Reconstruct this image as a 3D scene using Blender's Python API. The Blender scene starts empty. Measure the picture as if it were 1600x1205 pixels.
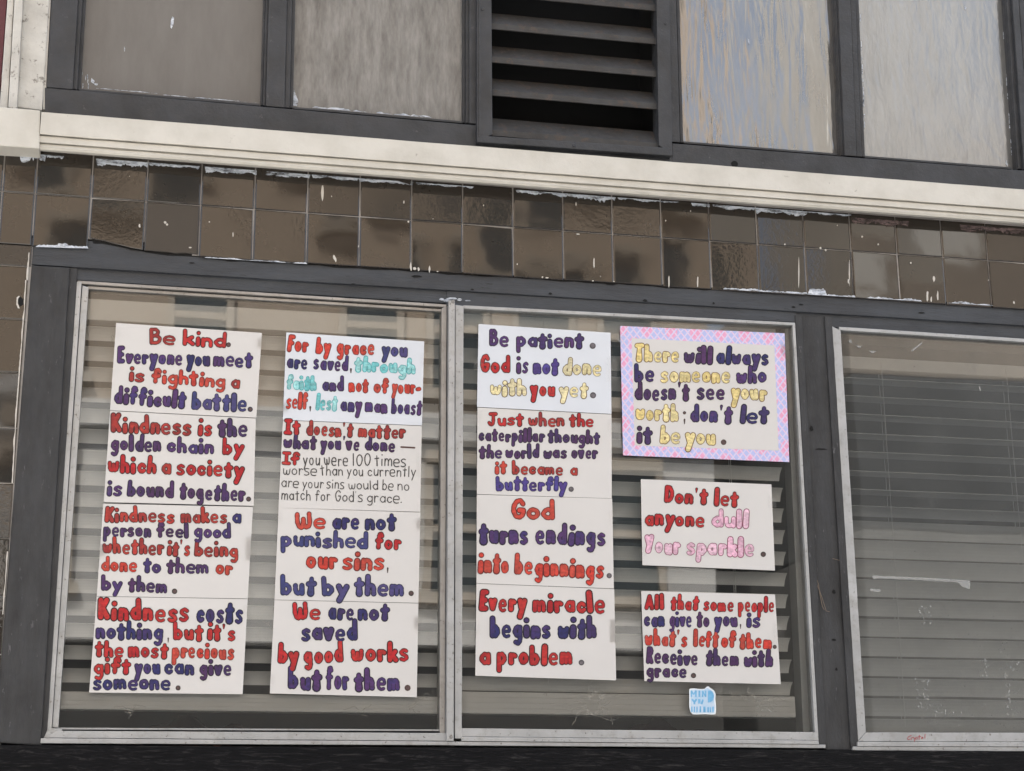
import bpy, bmesh, math, random
from mathutils import Vector, Matrix, noise
R = math.radians
random.seed(11)
S = bpy.context.scene
col = S.collection

# ------------------------------------------------------------------ camera
D, CZ = 4.809, 1.5
YAW, PIT, ROL, F = 0.213683921, 0.275663478, -0.00764245597, 2773.9433
cy, sy, cp, sp, cr, sr = math.cos(YAW), math.sin(YAW), math.cos(PIT), math.sin(PIT), math.cos(ROL), math.sin(ROL)
FW = Vector((sy*cp, cy*cp, sp)); r0 = Vector((cy, -sy, 0)); u0 = r0.cross(FW)
RT = cr*r0 + sr*u0; UP = -sr*r0 + cr*u0
CAM = Vector((0, -D, CZ))
cam_d = bpy.data.cameras.new('camera'); cam = bpy.data.objects.new('camera', cam_d); col.objects.link(cam)
M = Matrix((RT, UP, -FW)).transposed().to_4x4(); M.translation = CAM
cam.matrix_world = M
cam_d.sensor_width = 36; cam_d.lens = F/1600*36; cam_d.clip_start = .05; cam_d.clip_end = 500
S.camera = cam
# ------------------------------------------------------------------ sky and sun
W = bpy.data.worlds.new('World'); S.world = W; W.use_nodes = True
nt = W.node_tree; bg = nt.nodes['Background']
sky = nt.nodes.new('ShaderNodeTexSky'); sky.sky_type = 'NISHITA'; sky.sun_disc = False
SUN_EL, SUN_ROT = R(52), R(-25)
sky.sun_elevation = SUN_EL; sky.sun_rotation = SUN_ROT; sky.air_density = 1.0; sky.dust_density = 4.0; sky.ozone_density = .6
tc = nt.nodes.new('ShaderNodeTexCoord'); mpc = nt.nodes.new('ShaderNodeMapping'); mpc.inputs['Scale'].default_value = (1, 1, 2.2)
cl = nt.nodes.new('ShaderNodeTexNoise'); cl.inputs['Scale'].default_value = 3.2; cl.inputs['Detail'].default_value = 7; cl.inputs['Roughness'].default_value = .58
cr_ = nt.nodes.new('ShaderNodeMapRange'); cr_.inputs['From Min'].default_value = .38; cr_.inputs['From Max'].default_value = .62; cr_.inputs['To Min'].default_value = .30; cr_.inputs['To Max'].default_value = .92
cmx = nt.nodes.new('ShaderNodeMix'); cmx.data_type = 'RGBA'; cmx.inputs[7].default_value = (3.85, 4.1, 4.5, 1)
nt.links.new(tc.outputs['Generated'], mpc.inputs[0]); nt.links.new(mpc.outputs[0], cl.inputs['Vector']); nt.links.new(cl.outputs['Fac'], cr_.inputs['Value'])
nt.links.new(cr_.outputs[0], cmx.inputs[0]); nt.links.new(sky.outputs[0], cmx.inputs[6]); nt.links.new(cmx.outputs[2], bg.inputs[0]); bg.inputs[1].default_value = .15
sd = bpy.data.lights.new('sun', 'SUN'); sd.energy = 4.6; sd.angle = R(.5); sd.color = (1, .95, .87)
sun = bpy.data.objects.new('sun', sd); col.objects.link(sun)
sdir = Vector((math.sin(SUN_ROT)*math.cos(SUN_EL), math.cos(SUN_ROT)*math.cos(SUN_EL), math.sin(SUN_EL)))
sun.rotation_euler = (-sdir).to_track_quat('-Z', 'Y').to_euler(); sun.location = sdir*30
S.view_settings.view_transform = 'Standard'; S.view_settings.look = 'None'
S.view_settings.gamma = 1; S.view_settings.exposure = 1.52

# ------------------------------------------------------------------ helpers
def at(px, py, Y=0.0):
    d = RT*((px-800)/F) - UP*((py-602.5)/F) + FW
    return CAM + d*((Y+D)/d.y)
def lin(r, g, b):
    f = lambda c: c/12.92 if c <= .04045 else ((c+.055)/1.055)**2.4
    return (f(r/255), f(g/255), f(b/255))
def ln(a, b):                       # a straight edge seen through two image points
    return lambda x: a[1] + (b[1]-a[1])*(x-a[0])/(b[0]-a[0])
def lv(a, b):
    return lambda y: a[0] + (b[0]-a[0])*(y-a[1])/(b[1]-a[1])
def tag(o, label=None, cat=None, group=None, kind=None):
    if label: o['label'] = label
    if cat: o['category'] = cat
    if group: o['group'] = group
    if kind: o['kind'] = kind
    return o
def empty(name, loc, label=None, cat=None, group=None):
    o = bpy.data.objects.new(name, None); col.objects.link(o); o.location = loc
    o.empty_display_size = .05
    return tag(o, label, cat, group)
def wloc(o):
    v = Vector((0, 0, 0))
    while o: v = v + o.location; o = o.parent
    return v
def obj(name, bm, mats, parent=None, loc=None, smooth=False):
    me = bpy.data.meshes.new(name)
    base = wloc(parent) if parent else Vector((0, 0, 0))
    if loc is None:
        loc = base if parent else Vector((0, 0, 0))
    loc = Vector(loc)
    bmesh.ops.translate(bm, verts=bm.verts, vec=-loc)
    bmesh.ops.recalc_face_normals(bm, faces=bm.faces)
    bm.to_mesh(me); bm.free()
    for m in (mats if isinstance(mats, (list, tuple)) else [mats]): me.materials.append(m)
    if smooth: me.polygons.foreach_set('use_smooth', [True]*len(me.polygons))
    o = bpy.data.objects.new(name, me); col.objects.link(o)
    o.parent = parent; o.location = loc - base
    return o
def merge(bm, b2):
    me = bpy.data.meshes.new('x'); b2.to_mesh(me); bm.from_mesh(me); bpy.data.meshes.remove(me); b2.free()
def hexa(bm, P, bevel=.002, cuts=0, jit=0.0, mi=0, seed=0):
    """P: 4 front points then 4 back points; bevelled, cut along its length, edges made a little uneven"""
    b = bmesh.new()
    v = [b.verts.new(p) for p in P]
    for f in ((0,1,2,3), (7,6,5,4), (0,4,5,1), (1,5,6,2), (2,6,7,3), (3,7,4,0)):
        b.faces.new([v[i] for i in f])
    if bevel: bmesh.ops.bevel(b, geom=b.edges[:], offset=bevel, segments=2, profile=.6, affect='EDGES')
    if cuts:
        a = (P[0]+P[3])/2; c = (P[1]+P[2])/2; d1 = c-a
        a2 = (P[0]+P[1])/2; c2 = (P[3]+P[2])/2; d2 = c2-a2
        if d2.length > d1.length: a, d1 = a2, d2
        for k in range(1, cuts):
            bmesh.ops.bisect_plane(b, geom=b.verts[:]+b.edges[:]+b.faces[:], plane_co=a+d1*(k/cuts), plane_no=d1)
        if jit:
            for w in b.verts:
                n = noise.noise_vector(w.co*23+Vector((seed*7.1, 3, 1)))*.7 + noise.noise_vector(w.co*70+Vector((seed, 5, 9)))*.3
                w.co += n*jit
    for f in b.faces: f.material_index = mi
    merge(bm, b)
def board(bm, quad, Y, dep, bevel=.002, cuts=0, jit=0.0, mi=0, seed=None):
    fr = [at(x, y, Y) for x, y in quad]
    bk = [p+Vector((0, dep, 0)) for p in fr]
    hexa(bm, fr+bk, bevel, cuts, jit, mi, random.random()*50 if seed is None else seed)
def box(bm, lo, hi, bevel=0, mi=0, cuts=0, jit=0):
    x0,y0,z0 = lo; x1,y1,z1 = hi
    P = [Vector(p) for p in ((x0,y0,z1),(x1,y0,z1),(x1,y0,z0),(x0,y0,z0),(x0,y1,z1),(x1,y1,z1),(x1,y1,z0),(x0,y1,z0))]
    hexa(bm, P, bevel, cuts, jit, mi)
def tube(bm, pts, r, n=6):
    rings = []
    for i, p in enumerate(pts):
        t = (pts[min(i+1, len(pts)-1)] - pts[max(i-1, 0)]).normalized()
        a = t.cross(Vector((.31, .9, .2))).normalized(); c = t.cross(a)
        rings.append([bm.verts.new(p + (a*math.cos(k*2*math.pi/n) + c*math.sin(k*2*math.pi/n))*r) for k in range(n)])
    for A, B in zip(rings, rings[1:]):
        for k in range(n): bm.faces.new((A[k], A[(k+1) % n], B[(k+1) % n], B[k]))
    bm.faces.new(rings[0][::-1]); bm.faces.new(rings[-1])
def slab(bm, pts, Y, dep, mi=0):
    """a flat outline given by image points lying on the plane Y, with thickness dep (towards the street)"""
    f = [bm.verts.new(at(x, y, Y)+Vector((0, -dep, 0))) for x, y in pts]
    k = [bm.verts.new(at(x, y, Y)) for x, y in pts]
    fs = [bm.faces.new(f), bm.faces.new(k[::-1])]
    n = len(pts)
    for i in range(n): fs.append(bm.faces.new((f[i], k[i], k[(i+1) % n], f[(i+1) % n])))
    for q in fs: q.material_index = mi
def smear(bm, x0, x1, edge, tmin, tmax, Y=-.0006, step=2, dirn=1, dep=.0008):
    """a ragged brush line of paint following an image edge"""
    n = max(3, int((x1-x0)/step)); top = []; bot = []
    ph = random.random()*100
    for i in range(n+1):
        x = x0+(x1-x0)*i/n
        t = tmin+(tmax-tmin)*max(0, min(1, .5+.9*noise.noise(Vector((x*.045+ph, 2, 0)))+.5*noise.noise(Vector((x*.3+ph, 7, 0)))+.3*noise.noise(Vector((x*.9+ph, 4, 0)))))
        if i in (0, n): t = .4
        top.append((x, edge(x))); bot.append((x, edge(x)+dirn*t))
    slab(bm, top+bot[::-1], Y, dep)

# ------------------------------------------------------------------ materials
def mat(name):
    m = bpy.data.materials.new(name); m.use_nodes = True
    return m, m.node_tree.nodes, m.node_tree.links, m.node_tree.nodes['Principled BSDF']
def nz(N, L, scale, det=4, rough=.55, vec=None, stretch=None, dist=0):
    n = N.new('ShaderNodeTexNoise'); n.inputs['Scale'].default_value = scale; n.inputs['Detail'].default_value = det
    n.inputs['Roughness'].default_value = rough; n.inputs['Distortion'].default_value = dist
    if stretch is not None:
        g = N.new('ShaderNodeNewGeometry'); mp = N.new('ShaderNodeMapping'); mp.inputs['Scale'].default_value = stretch
        L.new(g.outputs['Position'], mp.inputs['Vector']); L.new(mp.outputs[0], n.inputs['Vector'])
    else:
        g = N.new('ShaderNodeNewGeometry'); L.new(g.outputs['Position'], n.inputs['Vector'])
    return n.outputs['Fac']
def ramp(N, L, fac, stops):
    r = N.new('ShaderNodeValToRGB'); e = r.color_ramp.elements
    while len(e) < len(stops): e.new(.5)
    for k, (p, c) in enumerate(stops):
        e[k].position = p; e[k].color = (*c, 1) if isinstance(c, tuple) else (c, c, c, 1)
    L.new(fac, r.inputs[0]); return r.outputs[0]
def mixc(N, L, fac, a, b, mode='MIX'):
    m = N.new('ShaderNodeMix'); m.data_type = 'RGBA'; m.blend_type = mode
    for s, v in ((0, fac), (6, a), (7, b)):
        if hasattr(v, 'links'): L.new(v, m.inputs[s])
        else: m.inputs[s].default_value = v if s == 0 else (*v, 1)
    return m.outputs[2]
def bump(N, L, bs, h, st, dist=.002):
    b = N.new('ShaderNodeBump'); b.inputs['Strength'].default_value = st; b.inputs['Distance'].default_value = dist
    L.new(h, b.inputs['Height']); L.new(b.outputs[0], bs.inputs['Normal']); return b
def painted(name, c, c2, chip=None, rough=.5, bst=.35, chip_at=.72, stretch=(1, 1, 1), scale=9):
    m, N, L, B = mat(name)
    base = ramp(N, L, nz(N, L, scale, 6, .6, stretch=stretch), [(.32, c2), (.62, c)])
    if chip:
        f = ramp(N, L, nz(N, L, 34, 9, .74, stretch=stretch), [(chip_at-.07, 0.0), (chip_at-.03, .85)])
        base = mixc(N, L, f, base, chip)
    L.new(base, B.inputs['Base Color'])
    L.new(ramp(N, L, nz(N, L, 30, 3), [(.3, rough-.1), (.7, rough+.12)]), B.inputs['Roughness'])
    bump(N, L, B, nz(N, L, 60, 7, .65, stretch=stretch), bst, .003)
    return m
slate = painted('slate_paint', (.043, .045, .050), (.026, .026, .027), (.085, .085, .09), .46, .7, .70, (1, 1, 1))
slate_v = painted('slate_paint_post', (.040, .041, .044), (.020, .020, .021), (.11, .11, .115), .52, .9, .69, (2.0, 2, .55))
slate_h = painted('slate_paint_header', (.050, .056, .066), (.032, .034, .039), (.012, .012, .012), .46, .8, .69, (.4, 2, 2.2))
cream = painted('cream_trim_paint', (.66, .635, .575), (.56, .535, .475), (.34, .31, .27), .55, .35, .72)
cream_old = painted('cream_flaking_paint', (.64, .62, .57), (.47, .45, .41), (.20, .175, .15), .6, 1.0, .64)
alum = None
def make_alum(name, c, dirt):
    m, N, L, B = mat(name)
    f = ramp(N, L, nz(N, L, 30, 9, .75), [(.50, 0.0), (.72, .75)])
    g = ramp(N, L, nz(N, L, 7, 4, .6), [(.3, .74), (.7, 1.0)])
    sp = ramp(N, L, nz(N, L, 120, 3, .6), [(.66, 0.0), (.70, .8)])
    a = mixc(N, L, f, mixc(N, L, 1.0, c, g, 'MULTIPLY'), dirt)
    L.new(mixc(N, L, sp, a, (.12, .105, .09)), B.inputs['Base Color'])
    B.inputs['Metallic'].default_value = .5
    L.new(ramp(N, L, nz(N, L, 25, 4), [(.3, .34), (.7, .52)]), B.inputs['Roughness'])
    bump(N, L, B, nz(N, L, 90, 5, .6), .3, .001)
    return m
alum = make_alum('weathered_aluminium', (.50, .508, .515), (.29, .28, .265))
alum_dull = make_alum('dull_aluminium', (.42, .40, .38), (.24, .22, .20))
blackw, N, L, B = mat('black_painted_wood')
g = nz(N, L, 26, 8, .7, stretch=(.5, 2, 5), dist=1.2)
L.new(ramp(N, L, g, [(.35, (.004, .004, .004)), (.54, (.009, .008, .009)), (.68, (.055, .052, .05))]), B.inputs['Base Color'])
B.inputs['Roughness'].default_value = .62; B.inputs['Specular IOR Level'].default_value = .16; bump(N, L, B, g, 1.0, .016)
redp = painted('maroon_paint', (.13, .032, .04), (.10, .024, .03), None, .5, .3)
groutm = painted('grout', (.36, .335, .31), (.20, .185, .17), None, .9, .5)
plaster = painted('grey_plaster', (.30, .29, .28), (.24, .23, .22), None, .9, .5)
whitep, N, L, B = mat('white_splashed_paint'); B.inputs['Roughness'].default_value = .5
L.new(ramp(N, L, nz(N, L, 60, 5, .7), [(.3, (.42, .47, .55)), (.6, (.70, .74, .80))]), B.inputs['Base Color'])
L.new(ramp(N, L, nz(N, L, 60, 6, .75, stretch=(.28, 1, 1.3)), [(.40, 0.12), (.54, 1.0)]), B.inputs['Alpha'])
creamp, N, L, B = mat('cream_drip_paint'); B.inputs['Base Color'].default_value = (.58, .55, .50, 1)
pinkp, N, L, B = mat('dusty_pink_paint'); B.inputs['Roughness'].default_value = .6
L.new(ramp(N, L, nz(N, L, 60, 5, .7), [(.3, (.13, .095, .09)), (.7, (.22, .155, .15))]), B.inputs['Base Color'])
L.new(ramp(N, L, nz(N, L, 60, 6, .75, stretch=(.3, 1, 1.3)), [(.40, 0.05), (.58, .9)]), B.inputs['Alpha'])

# glazed tile: nearly black body, glossy uneven glaze; the vertex colour holds each tile's own random numbers
tilem, N, L, B = mat('glazed_tile')
va = N.new('ShaderNodeVertexColor'); va.layer_name = 'Rnd'
sep = N.new('ShaderNodeSeparateColor'); L.new(va.outputs[0], sep.inputs[0])
L.new(mixc(N, L, nz(N, L, 14, 5, .6), (.020, .015, .011), (.030, .023, .017)), B.inputs['Base Color'])
rr = N.new('ShaderNodeMapRange'); rr.inputs['From Min'].default_value = .80; rr.inputs['From Max'].default_value = 1; rr.inputs['To Min'].default_value = .045; rr.inputs['To Max'].default_value = .34
L.new(sep.outputs[1], rr.inputs['Value']); L.new(rr.outputs[0], B.inputs['Roughness'])
B.inputs['IOR'].default_value = 1.62
w1 = nz(N, L, 9, 1.0, .4); w2 = nz(N, L, 75, 3, .55)
cm = N.new('ShaderNodeMath'); cm.operation = 'MULTIPLY'; L.new(w2, cm.inputs[0])
rp = N.new('ShaderNodeMapRange'); rp.inputs['From Min'].default_value = .70; rp.inputs['From Max'].default_value = 1; rp.inputs['To Min'].default_value = .03; rp.inputs['To Max'].default_value = .55
L.new(sep.outputs[0], rp.inputs['Value']); L.new(rp.outputs[0], cm.inputs[1])
ad = N.new('ShaderNodeMath'); ad.operation = 'ADD'; L.new(w1, ad.inputs[0]); L.new(cm.outputs[0], ad.inputs[1])
bump(N, L, B, ad.outputs[0], .5, .0010)

def glass(name, dust=.05, tint=(.982, .988, .985), smudge=.12, ior=1.66, dustc=(.42, .43, .42)):
    m, N, L, B = mat(name); N.remove(B)
    out = N['Material Output']
    tr = N.new('ShaderNodeBsdfTransparent'); tr.inputs[0].default_value = (*tint, 1)
    gl = N.new('ShaderNodeBsdfGlossy'); gl.inputs['Roughness'].default_value = .015
    bp = N.new('ShaderNodeBump'); bp.inputs['Strength'].default_value = .06; bp.inputs['Distance'].default_value = .004
    L.new(nz(N, L, 3.0, 2, .4), bp.inputs['Height']); L.new(bp.outputs[0], gl.inputs['Normal'])
    fr = N.new('ShaderNodeFresnel'); fr.inputs['IOR'].default_value = ior
    mx = N.new('ShaderNodeMixShader'); L.new(fr.outputs[0], mx.inputs[0]); L.new(tr.outputs[0], mx.inputs[1]); L.new(gl.outputs[0], mx.inputs[2])
    df = N.new('ShaderNodeBsdfDiffuse'); df.inputs[0].default_value = (*dustc, 1)
    d = ramp(N, L, nz(N, L, 5, 7, .68, stretch=(1.4, 1, .8)), [(.35, dust*.6), (.62, dust), (.8, dust+smudge)])
    m2 = N.new('ShaderNodeMixShader'); L.new(d, m2.inputs[0]); L.new(mx.outputs[0], m2.inputs[1]); L.new(df.outputs[0], m2.inputs[2])
    L.new(m2.outputs[0], out.inputs[0]); return m
glass_clear = glass('window_glass', .030, smudge=.05)
glass_dusty = glass('dusty_window_glass', .07, smudge=.10)
def old_pane(name, c1, c2, rough, bst, st, sc, gloss=1.5, dist=.004, cs=6):
    m, N, L, B = mat(name)
    L.new(ramp(N, L, nz(N, L, cs, 7, .66, stretch=(3, 1, .7)), [(.3, c1), (.7, c2)]), B.inputs['Base Color'])
    B.inputs['Roughness'].default_value = rough; B.inputs['IOR'].default_value = gloss
    bump(N, L, B, nz(N, L, sc, 3, .5, stretch=st, dist=.4), bst, dist)
    return m
pane_matte = old_pane('brown_coated_glass', (.145, .138, .131), (.175, .168, .160), .24, .10, (1, 1, 1), 30)
pane_streak = old_pane('grey_streaked_glass', (.115, .115, .112), (.27, .265, .255), .15, .5, (2.2, 1, .35), 44, 1.6, .003, 15)
pane_wavy = old_pane('rippled_glass', (.070, .070, .068), (.115, .114, .11), .075, .40, (2.2, 1, .30), 10, 2.6, .0042)
pane_wavy2 = old_pane('pebbled_glass', (.10, .102, .10), (.165, .166, .16), .19, .42, (1.5, 1, .5), 19, 2.5, .0040)
ventm = painted('vent_metal', (.050, .049, .048), (.034, .029, .025), (.075, .055, .042), .6, .5, .62)
shade_voidm, N, L, B = mat('dark_void_and_shadow'); B.inputs['Base Color'].default_value = (.004, .004, .004, 1); B.inputs['Roughness'].default_value = .9  # for holes, and for the shadow strips painted under the tiles
slatm, N, L, B = mat('blind_vinyl'); B.inputs['Roughness'].default_value = .45
L.new(ramp(N, L, nz(N, L, 12, 5, .6, stretch=(.4, 1, 1)), [(.3, (.78, .76, .73)), (.7, (.86, .85, .83))]), B.inputs['Base Color'])
slat_grey, N, L, B = mat('blind_vinyl_grey'); B.inputs['Roughness'].default_value = .45
L.new(ramp(N, L, nz(N, L, 12, 5, .6, stretch=(.4, 1, 1)), [(.3, (.40, .41, .415)), (.7, (.48, .49, .495))]), B.inputs['Base Color'])
roomm, N, L, B = mat('interior_wall'); B.inputs['Base Color'].default_value = (.20, .19, .185, 1)
maroonc, N, L, B = mat('maroon_fabric'); B.inputs['Base Color'].default_value = (.06, .018, .018, 1); B.inputs['Roughness'].default_value = .9
pinkc, N, L, B = mat('pink_fabric'); B.inputs['Base Color'].default_value = (.55, .26, .22, 1); B.inputs['Roughness'].default_value = .9
def paper(name, c):
    m, N, L, B = mat(name)
    L.new(ramp(N, L, nz(N, L, 9, 5, .6), [(.3, tuple(x*.965 for x in c)), (.7, c)]), B.inputs['Base Color'])
    B.inputs['Roughness'].default_value = .38; B.inputs['IOR'].default_value = 1.4
    bump(N, L, B, nz(N, L, 18, 3, .5, stretch=(1, 1, 1)), .2, .004)
    return m
paper_warm = paper('warm_white_card', (.68, .66, .64)); paper_cool = paper('cool_white_card', (.70, .73, .78))
ink, N, L, B = mat('marker_ink'); B.inputs['Roughness'].default_value = .5
va = N.new('ShaderNodeVertexColor'); va.layer_name = 'Ink'
f = ramp(N, L, nz(N, L, 85, 4, .6, stretch=(1, 1, 1.6)), [(.3, .52), (.52, .82), (.72, 1.1)])
L.new(mixc(N, L, 1.0, va.outputs[0], f, 'MULTIPLY'), B.inputs['Base Color'])
tapem, N, L, B = mat('clear_tape'); N.remove(B)
tr = N.new('ShaderNodeBsdfTransparent'); tr.inputs[0].default_value = (.995, .995, .995, 1)
gl = N.new('ShaderNodeBsdfGlossy'); gl.inputs['Roughness'].default_value = .12
bp = N.new('ShaderNodeBump'); bp.inputs['Strength'].default_value = .8; bp.inputs['Distance'].default_value = .004
L.new(nz(N, L, 120, 3, .6, stretch=(1, 1, .4)), bp.inputs['Height']); L.new(bp.outputs[0], gl.inputs['Normal'])
fr = N.new('ShaderNodeFresnel'); fr.inputs['IOR'].default_value = 1.6; L.new(bp.outputs[0], fr.inputs['Normal'])
hf = N.new('ShaderNodeMath'); hf.operation = 'MULTIPLY'; hf.inputs[1].default_value = .6; L.new(fr.outputs[0], hf.inputs[0])
mx = N.new('ShaderNodeMixShader'); L.new(hf.outputs[0], mx.inputs[0]); L.new(tr.outputs[0], mx.inputs[1]); L.new(gl.outputs[0], mx.inputs[2])
L.new(mx.outputs[0], N['Material Output'].inputs[0])
residue, N, L, B = mat('old_tape_residue'); B.inputs['Base Color'].default_value = (.62, .63, .62, 1)
B.inputs['Alpha'].default_value = .28; B.inputs['Roughness'].default_value = .4
stringm, N, L, B = mat('dried_glue'); B.inputs['Base Color'].default_value = (.50, .47, .41, 1); B.inputs['Alpha'].default_value = .6
twinem, N, L, B = mat('twine'); B.inputs['Base Color'].default_value = (.16, .12, .085, 1)

# ------------------------------------------------------------------ edges read off the facade
XL, XR = -620, 2150
ledge_top = ln((72, 174), (1600, 297.5)); ledge_bot = ln((63, 236), (1600, 352))
mid_row = ln((3, 300), (1600, 409)); tile_bot = ln((313, 403), (1600, 482))
head_bot = ln((133, 418.5), (1400, 496.4))

# ------------------------------------------------------------------ ground, street
def structure(name, lo, hi, m):
    bm = bmesh.new(); box(bm, lo, hi); return tag(obj(name, bm, m), kind='structure')
streetm, N, L, B = mat('pale_street'); B.inputs['Roughness'].default_value = .9
L.new(ramp(N, L, nz(N, L, 40, 8, .7), [(.3, .17), (.7, .24)]), B.inputs['Base Color'])  # colour raised above asphalt so the unseen street bounces light up at the blinds
conc, N, L, B = mat('concrete'); B.inputs['Roughness'].default_value = .85
L.new(ramp(N, L, nz(N, L, 6, 8, .7), [(.3, (.42, .41, .39)), (.7, (.52, .51, .49))]), B.inputs['Base Color'])
structure('ground', (-150, -150, -.4), (150, 60, -.154), streetm)
structure('road', (-150, -11.5, -.152), (150, -3.4, -.15), streetm)
structure('sidewalk', (-150, -3.4, -.16), (150, .2, 0), conc)
structure('far_sidewalk', (-150, -14.2, -.16), (150, -11.5, 0), conc)

# ------------------------------------------------------------------ buildings across the street (mirrored in tiles and glass)
tan = painted('tan_stucco', (.47, .38, .295), (.42, .34, .265), None, .9, .3, scale=2)
shopf = painted('grey_stone', (.62, .61, .59), (.54, .53, .52), None, .8, .3, scale=2)
darkf = painted('dark_shopfront', (.06, .055, .05), (.04, .04, .04), None, .5, .3, scale=2)
greyb = painted('grey_render', (.20, .20, .195), (.165, .165, .16), None, .9, .3, scale=2)
slateb = painted('dark_grey_render', (.115, .12, .125), (.09, .095, .10), None, .9, .3, scale=2)
beigeb = painted('beige_grey_render', (.36, .31, .26), (.30, .26, .22), None, .9, .3, scale=2)
whiteb = painted('white_render', (.78, .76, .70), (.72, .70, .66), None, .9, .3, scale=2)
trimb, N, L, B = mat('beige_window_frame'); B.inputs['Base Color'].default_value = (.42, .36, .29, 1)
paneb, N, L, B = mat('far_window_glass'); B.inputs['Base Color'].default_value = (.05, .065, .07, 1); B.inputs['Roughness'].default_value = .06
YB = -14.2
def far_building(name, x0, x1, h, wm, label, wins, cornice=True):
    t = empty(name, (x0, YB, 0), label, 'building')
    bm = bmesh.new(); box(bm, (x0, YB-10, 6.6), (x1, YB, h)); obj('wall', bm, wm, t)
    bm = bmesh.new(); box(bm, (x0, YB-10, 4.3), (x1, YB, 6.3)); box(bm, (x0, YB-9.9, 6.301), (x1, YB+.16, 6.599)); box(bm, (x0, YB-9.9, 4.0), (x1, YB+.25, 4.299)); obj('lower_storey', bm, shopf, t)
    bm = bmesh.new(); box(bm, (x0, YB-9.8, 0), (x1, YB, 3.999)); obj('ground_floor', bm, darkf, t)
    if cornice:
        bm = bmesh.new(); box(bm, (x0-.1, YB-.3, h-.45), (x1+.1, YB+.35, h-.003+.2), .03); obj('cornice', bm, wm, t)
    if wins:
        w, hh, xs, zs = wins
        bm = bmesh.new()
        for dx in (-w/2-.06, w/2-.02): box(bm, (dx, YB, 0), (dx+.08, YB+.09, hh))
        box(bm, (-w/2-.14, YB, -.12), (w/2+.14, YB+.16, 0)); box(bm, (-w/2-.06, YB, hh), (w/2+.06, YB+.12, hh+.14)); box(bm, (-w/2+.02, YB, hh*.48), (w/2-.02, YB+.07, hh*.48+.08))
        fo = obj('window', bm, trimb, t, loc=(0, YB, 0)); fo.location = Vector((xs[0], 0, zs[0]))-Vector((x0, 0, 0))
        bm = bmesh.new(); box(bm, (-w/2, YB-.02, .003), (w/2, YB+.03, hh-.003)); po = obj('pane', bm, paneb, loc=(0, YB, 0)); po.location = (0, 0, 0); po.parent = fo
        for i, z in enumerate(zs):
            for j, x in enumerate(xs):
                if i == j == 0: continue
                c = fo.copy(); col.objects.link(c); c.parent = t; c.location = Vector((x-x0, 0, z))
                p = po.copy(); col.objects.link(p); p.parent = c
    return t
far_building('far_building', -16, 6.5, 15, tan, 'tan stucco building across the street mirrored in the tiles and windows',
             (.62, 1.45, [-11.1, -8.8, -6.5, -4.2, -2.6, -1.0, .6, 2.5, 3.5, 4.5, 5.5], [4.6, 6.9, 9.3, 12]))
t = empty('far_building', (19, YB, 0), 'lower grey building with a white stair tower across the street, mirrored in the right windows', 'building')
def part(nm, lo, hi, m): bm = bmesh.new(); box(bm, lo, hi, .03); obj(nm, bm, m, t)
part('ground_floor', (8.3, YB-10, 0), (30, YB, 5.5), greyb)
part('middle_storey', (8.3, YB-10, 5.501), (30, YB-.01, 7.4), slateb)
part('upper_storey', (8.3, YB-10, 7.401), (30, YB-.02, 8.7), beigeb)
part('attic', (10.02, YB-10, 8.701), (30, YB-.03, 11.05), beigeb)
part('stair_tower', (9.35, YB-5, 8.701), (10.0, YB-.06, 17.5), whiteb)
part('tower_cap', (9.28, YB-5.1, 17.503), (10.08, YB+.1, 17.9), whiteb)

# ------------------------------------------------------------------ the shop building: carcass, room
xa, xb = at(XL, 500, 0).x, at(XR, 500, 0).x
z_led = at(800, ledge_bot(800), 0).z
z_head = at(600, 452, 0).z
z_sill = at(700, 1165, 0).z
z_top = at(800, -330, 0).z
bld = empty('shop_building', (xa, .2, 0), 'old shopfront building carrying the tiles, vent and windows', 'building')
bm = bmesh.new()
box(bm, (xa, .035, z_head+.02), (xb, .16, z_led+.10)); box(bm, (xa, .22, z_led+.101), (xb, .32, z_top)); box(bm, (xa, .025, z_top+.001), (xb, 7, z_top+2.2))
box(bm, (xa, .16, z_head+.02), (xb, 7, z_head+.14))
box(bm, (xa, .06, 0), (xb, .16, z_sill-.02))
box(bm, (xa, .012, 0.001), (at(26, 800, 0).x, .16, z_head+.019)); box(bm, (xb-.15, .012, 0.001), (xb, .16, z_head+.019))
obj('wall', bm, plaster, bld)
bm = bmesh.new()
box(bm, (xa, 3.0, .9), (xb, 3.1, z_head+.018)); box(bm, (xa+.001, .161, .9), (xa+.1, 2.999, z_head+.018)); box(bm, (xb-.1, .161, .9), (xb-.001, 2.999, z_head+.018)); box(bm, (xa+.1, .161, .8), (xb-.1, 2.999, .899))
box(bm, (xa+.101, .165, z_head-.03), (xb-.101, 2.99, z_head+.016))
obj('interior', bm, roomm, bld)
bm = bmesh.new(); box(bm, (xa, .165, z_sill-.18), (xb, .55, z_sill-.12)); obj('inner_shelf', bm, roomm, bld)

# maroon wall at the far left top
bm = bmesh.new(); board(bm, [(XL, -300), (lv((11, 0), (0, 150))(-300), -300), (lv((11, 0), (0, 150))(166), 162), (XL, 110)], .0, .1, .002)
tag(obj('maroon_wall', bm, redp, loc=at(-50, 100, 0)), 'maroon painted wall at the upper left edge beside the cream pilaster', 'wall')

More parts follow.
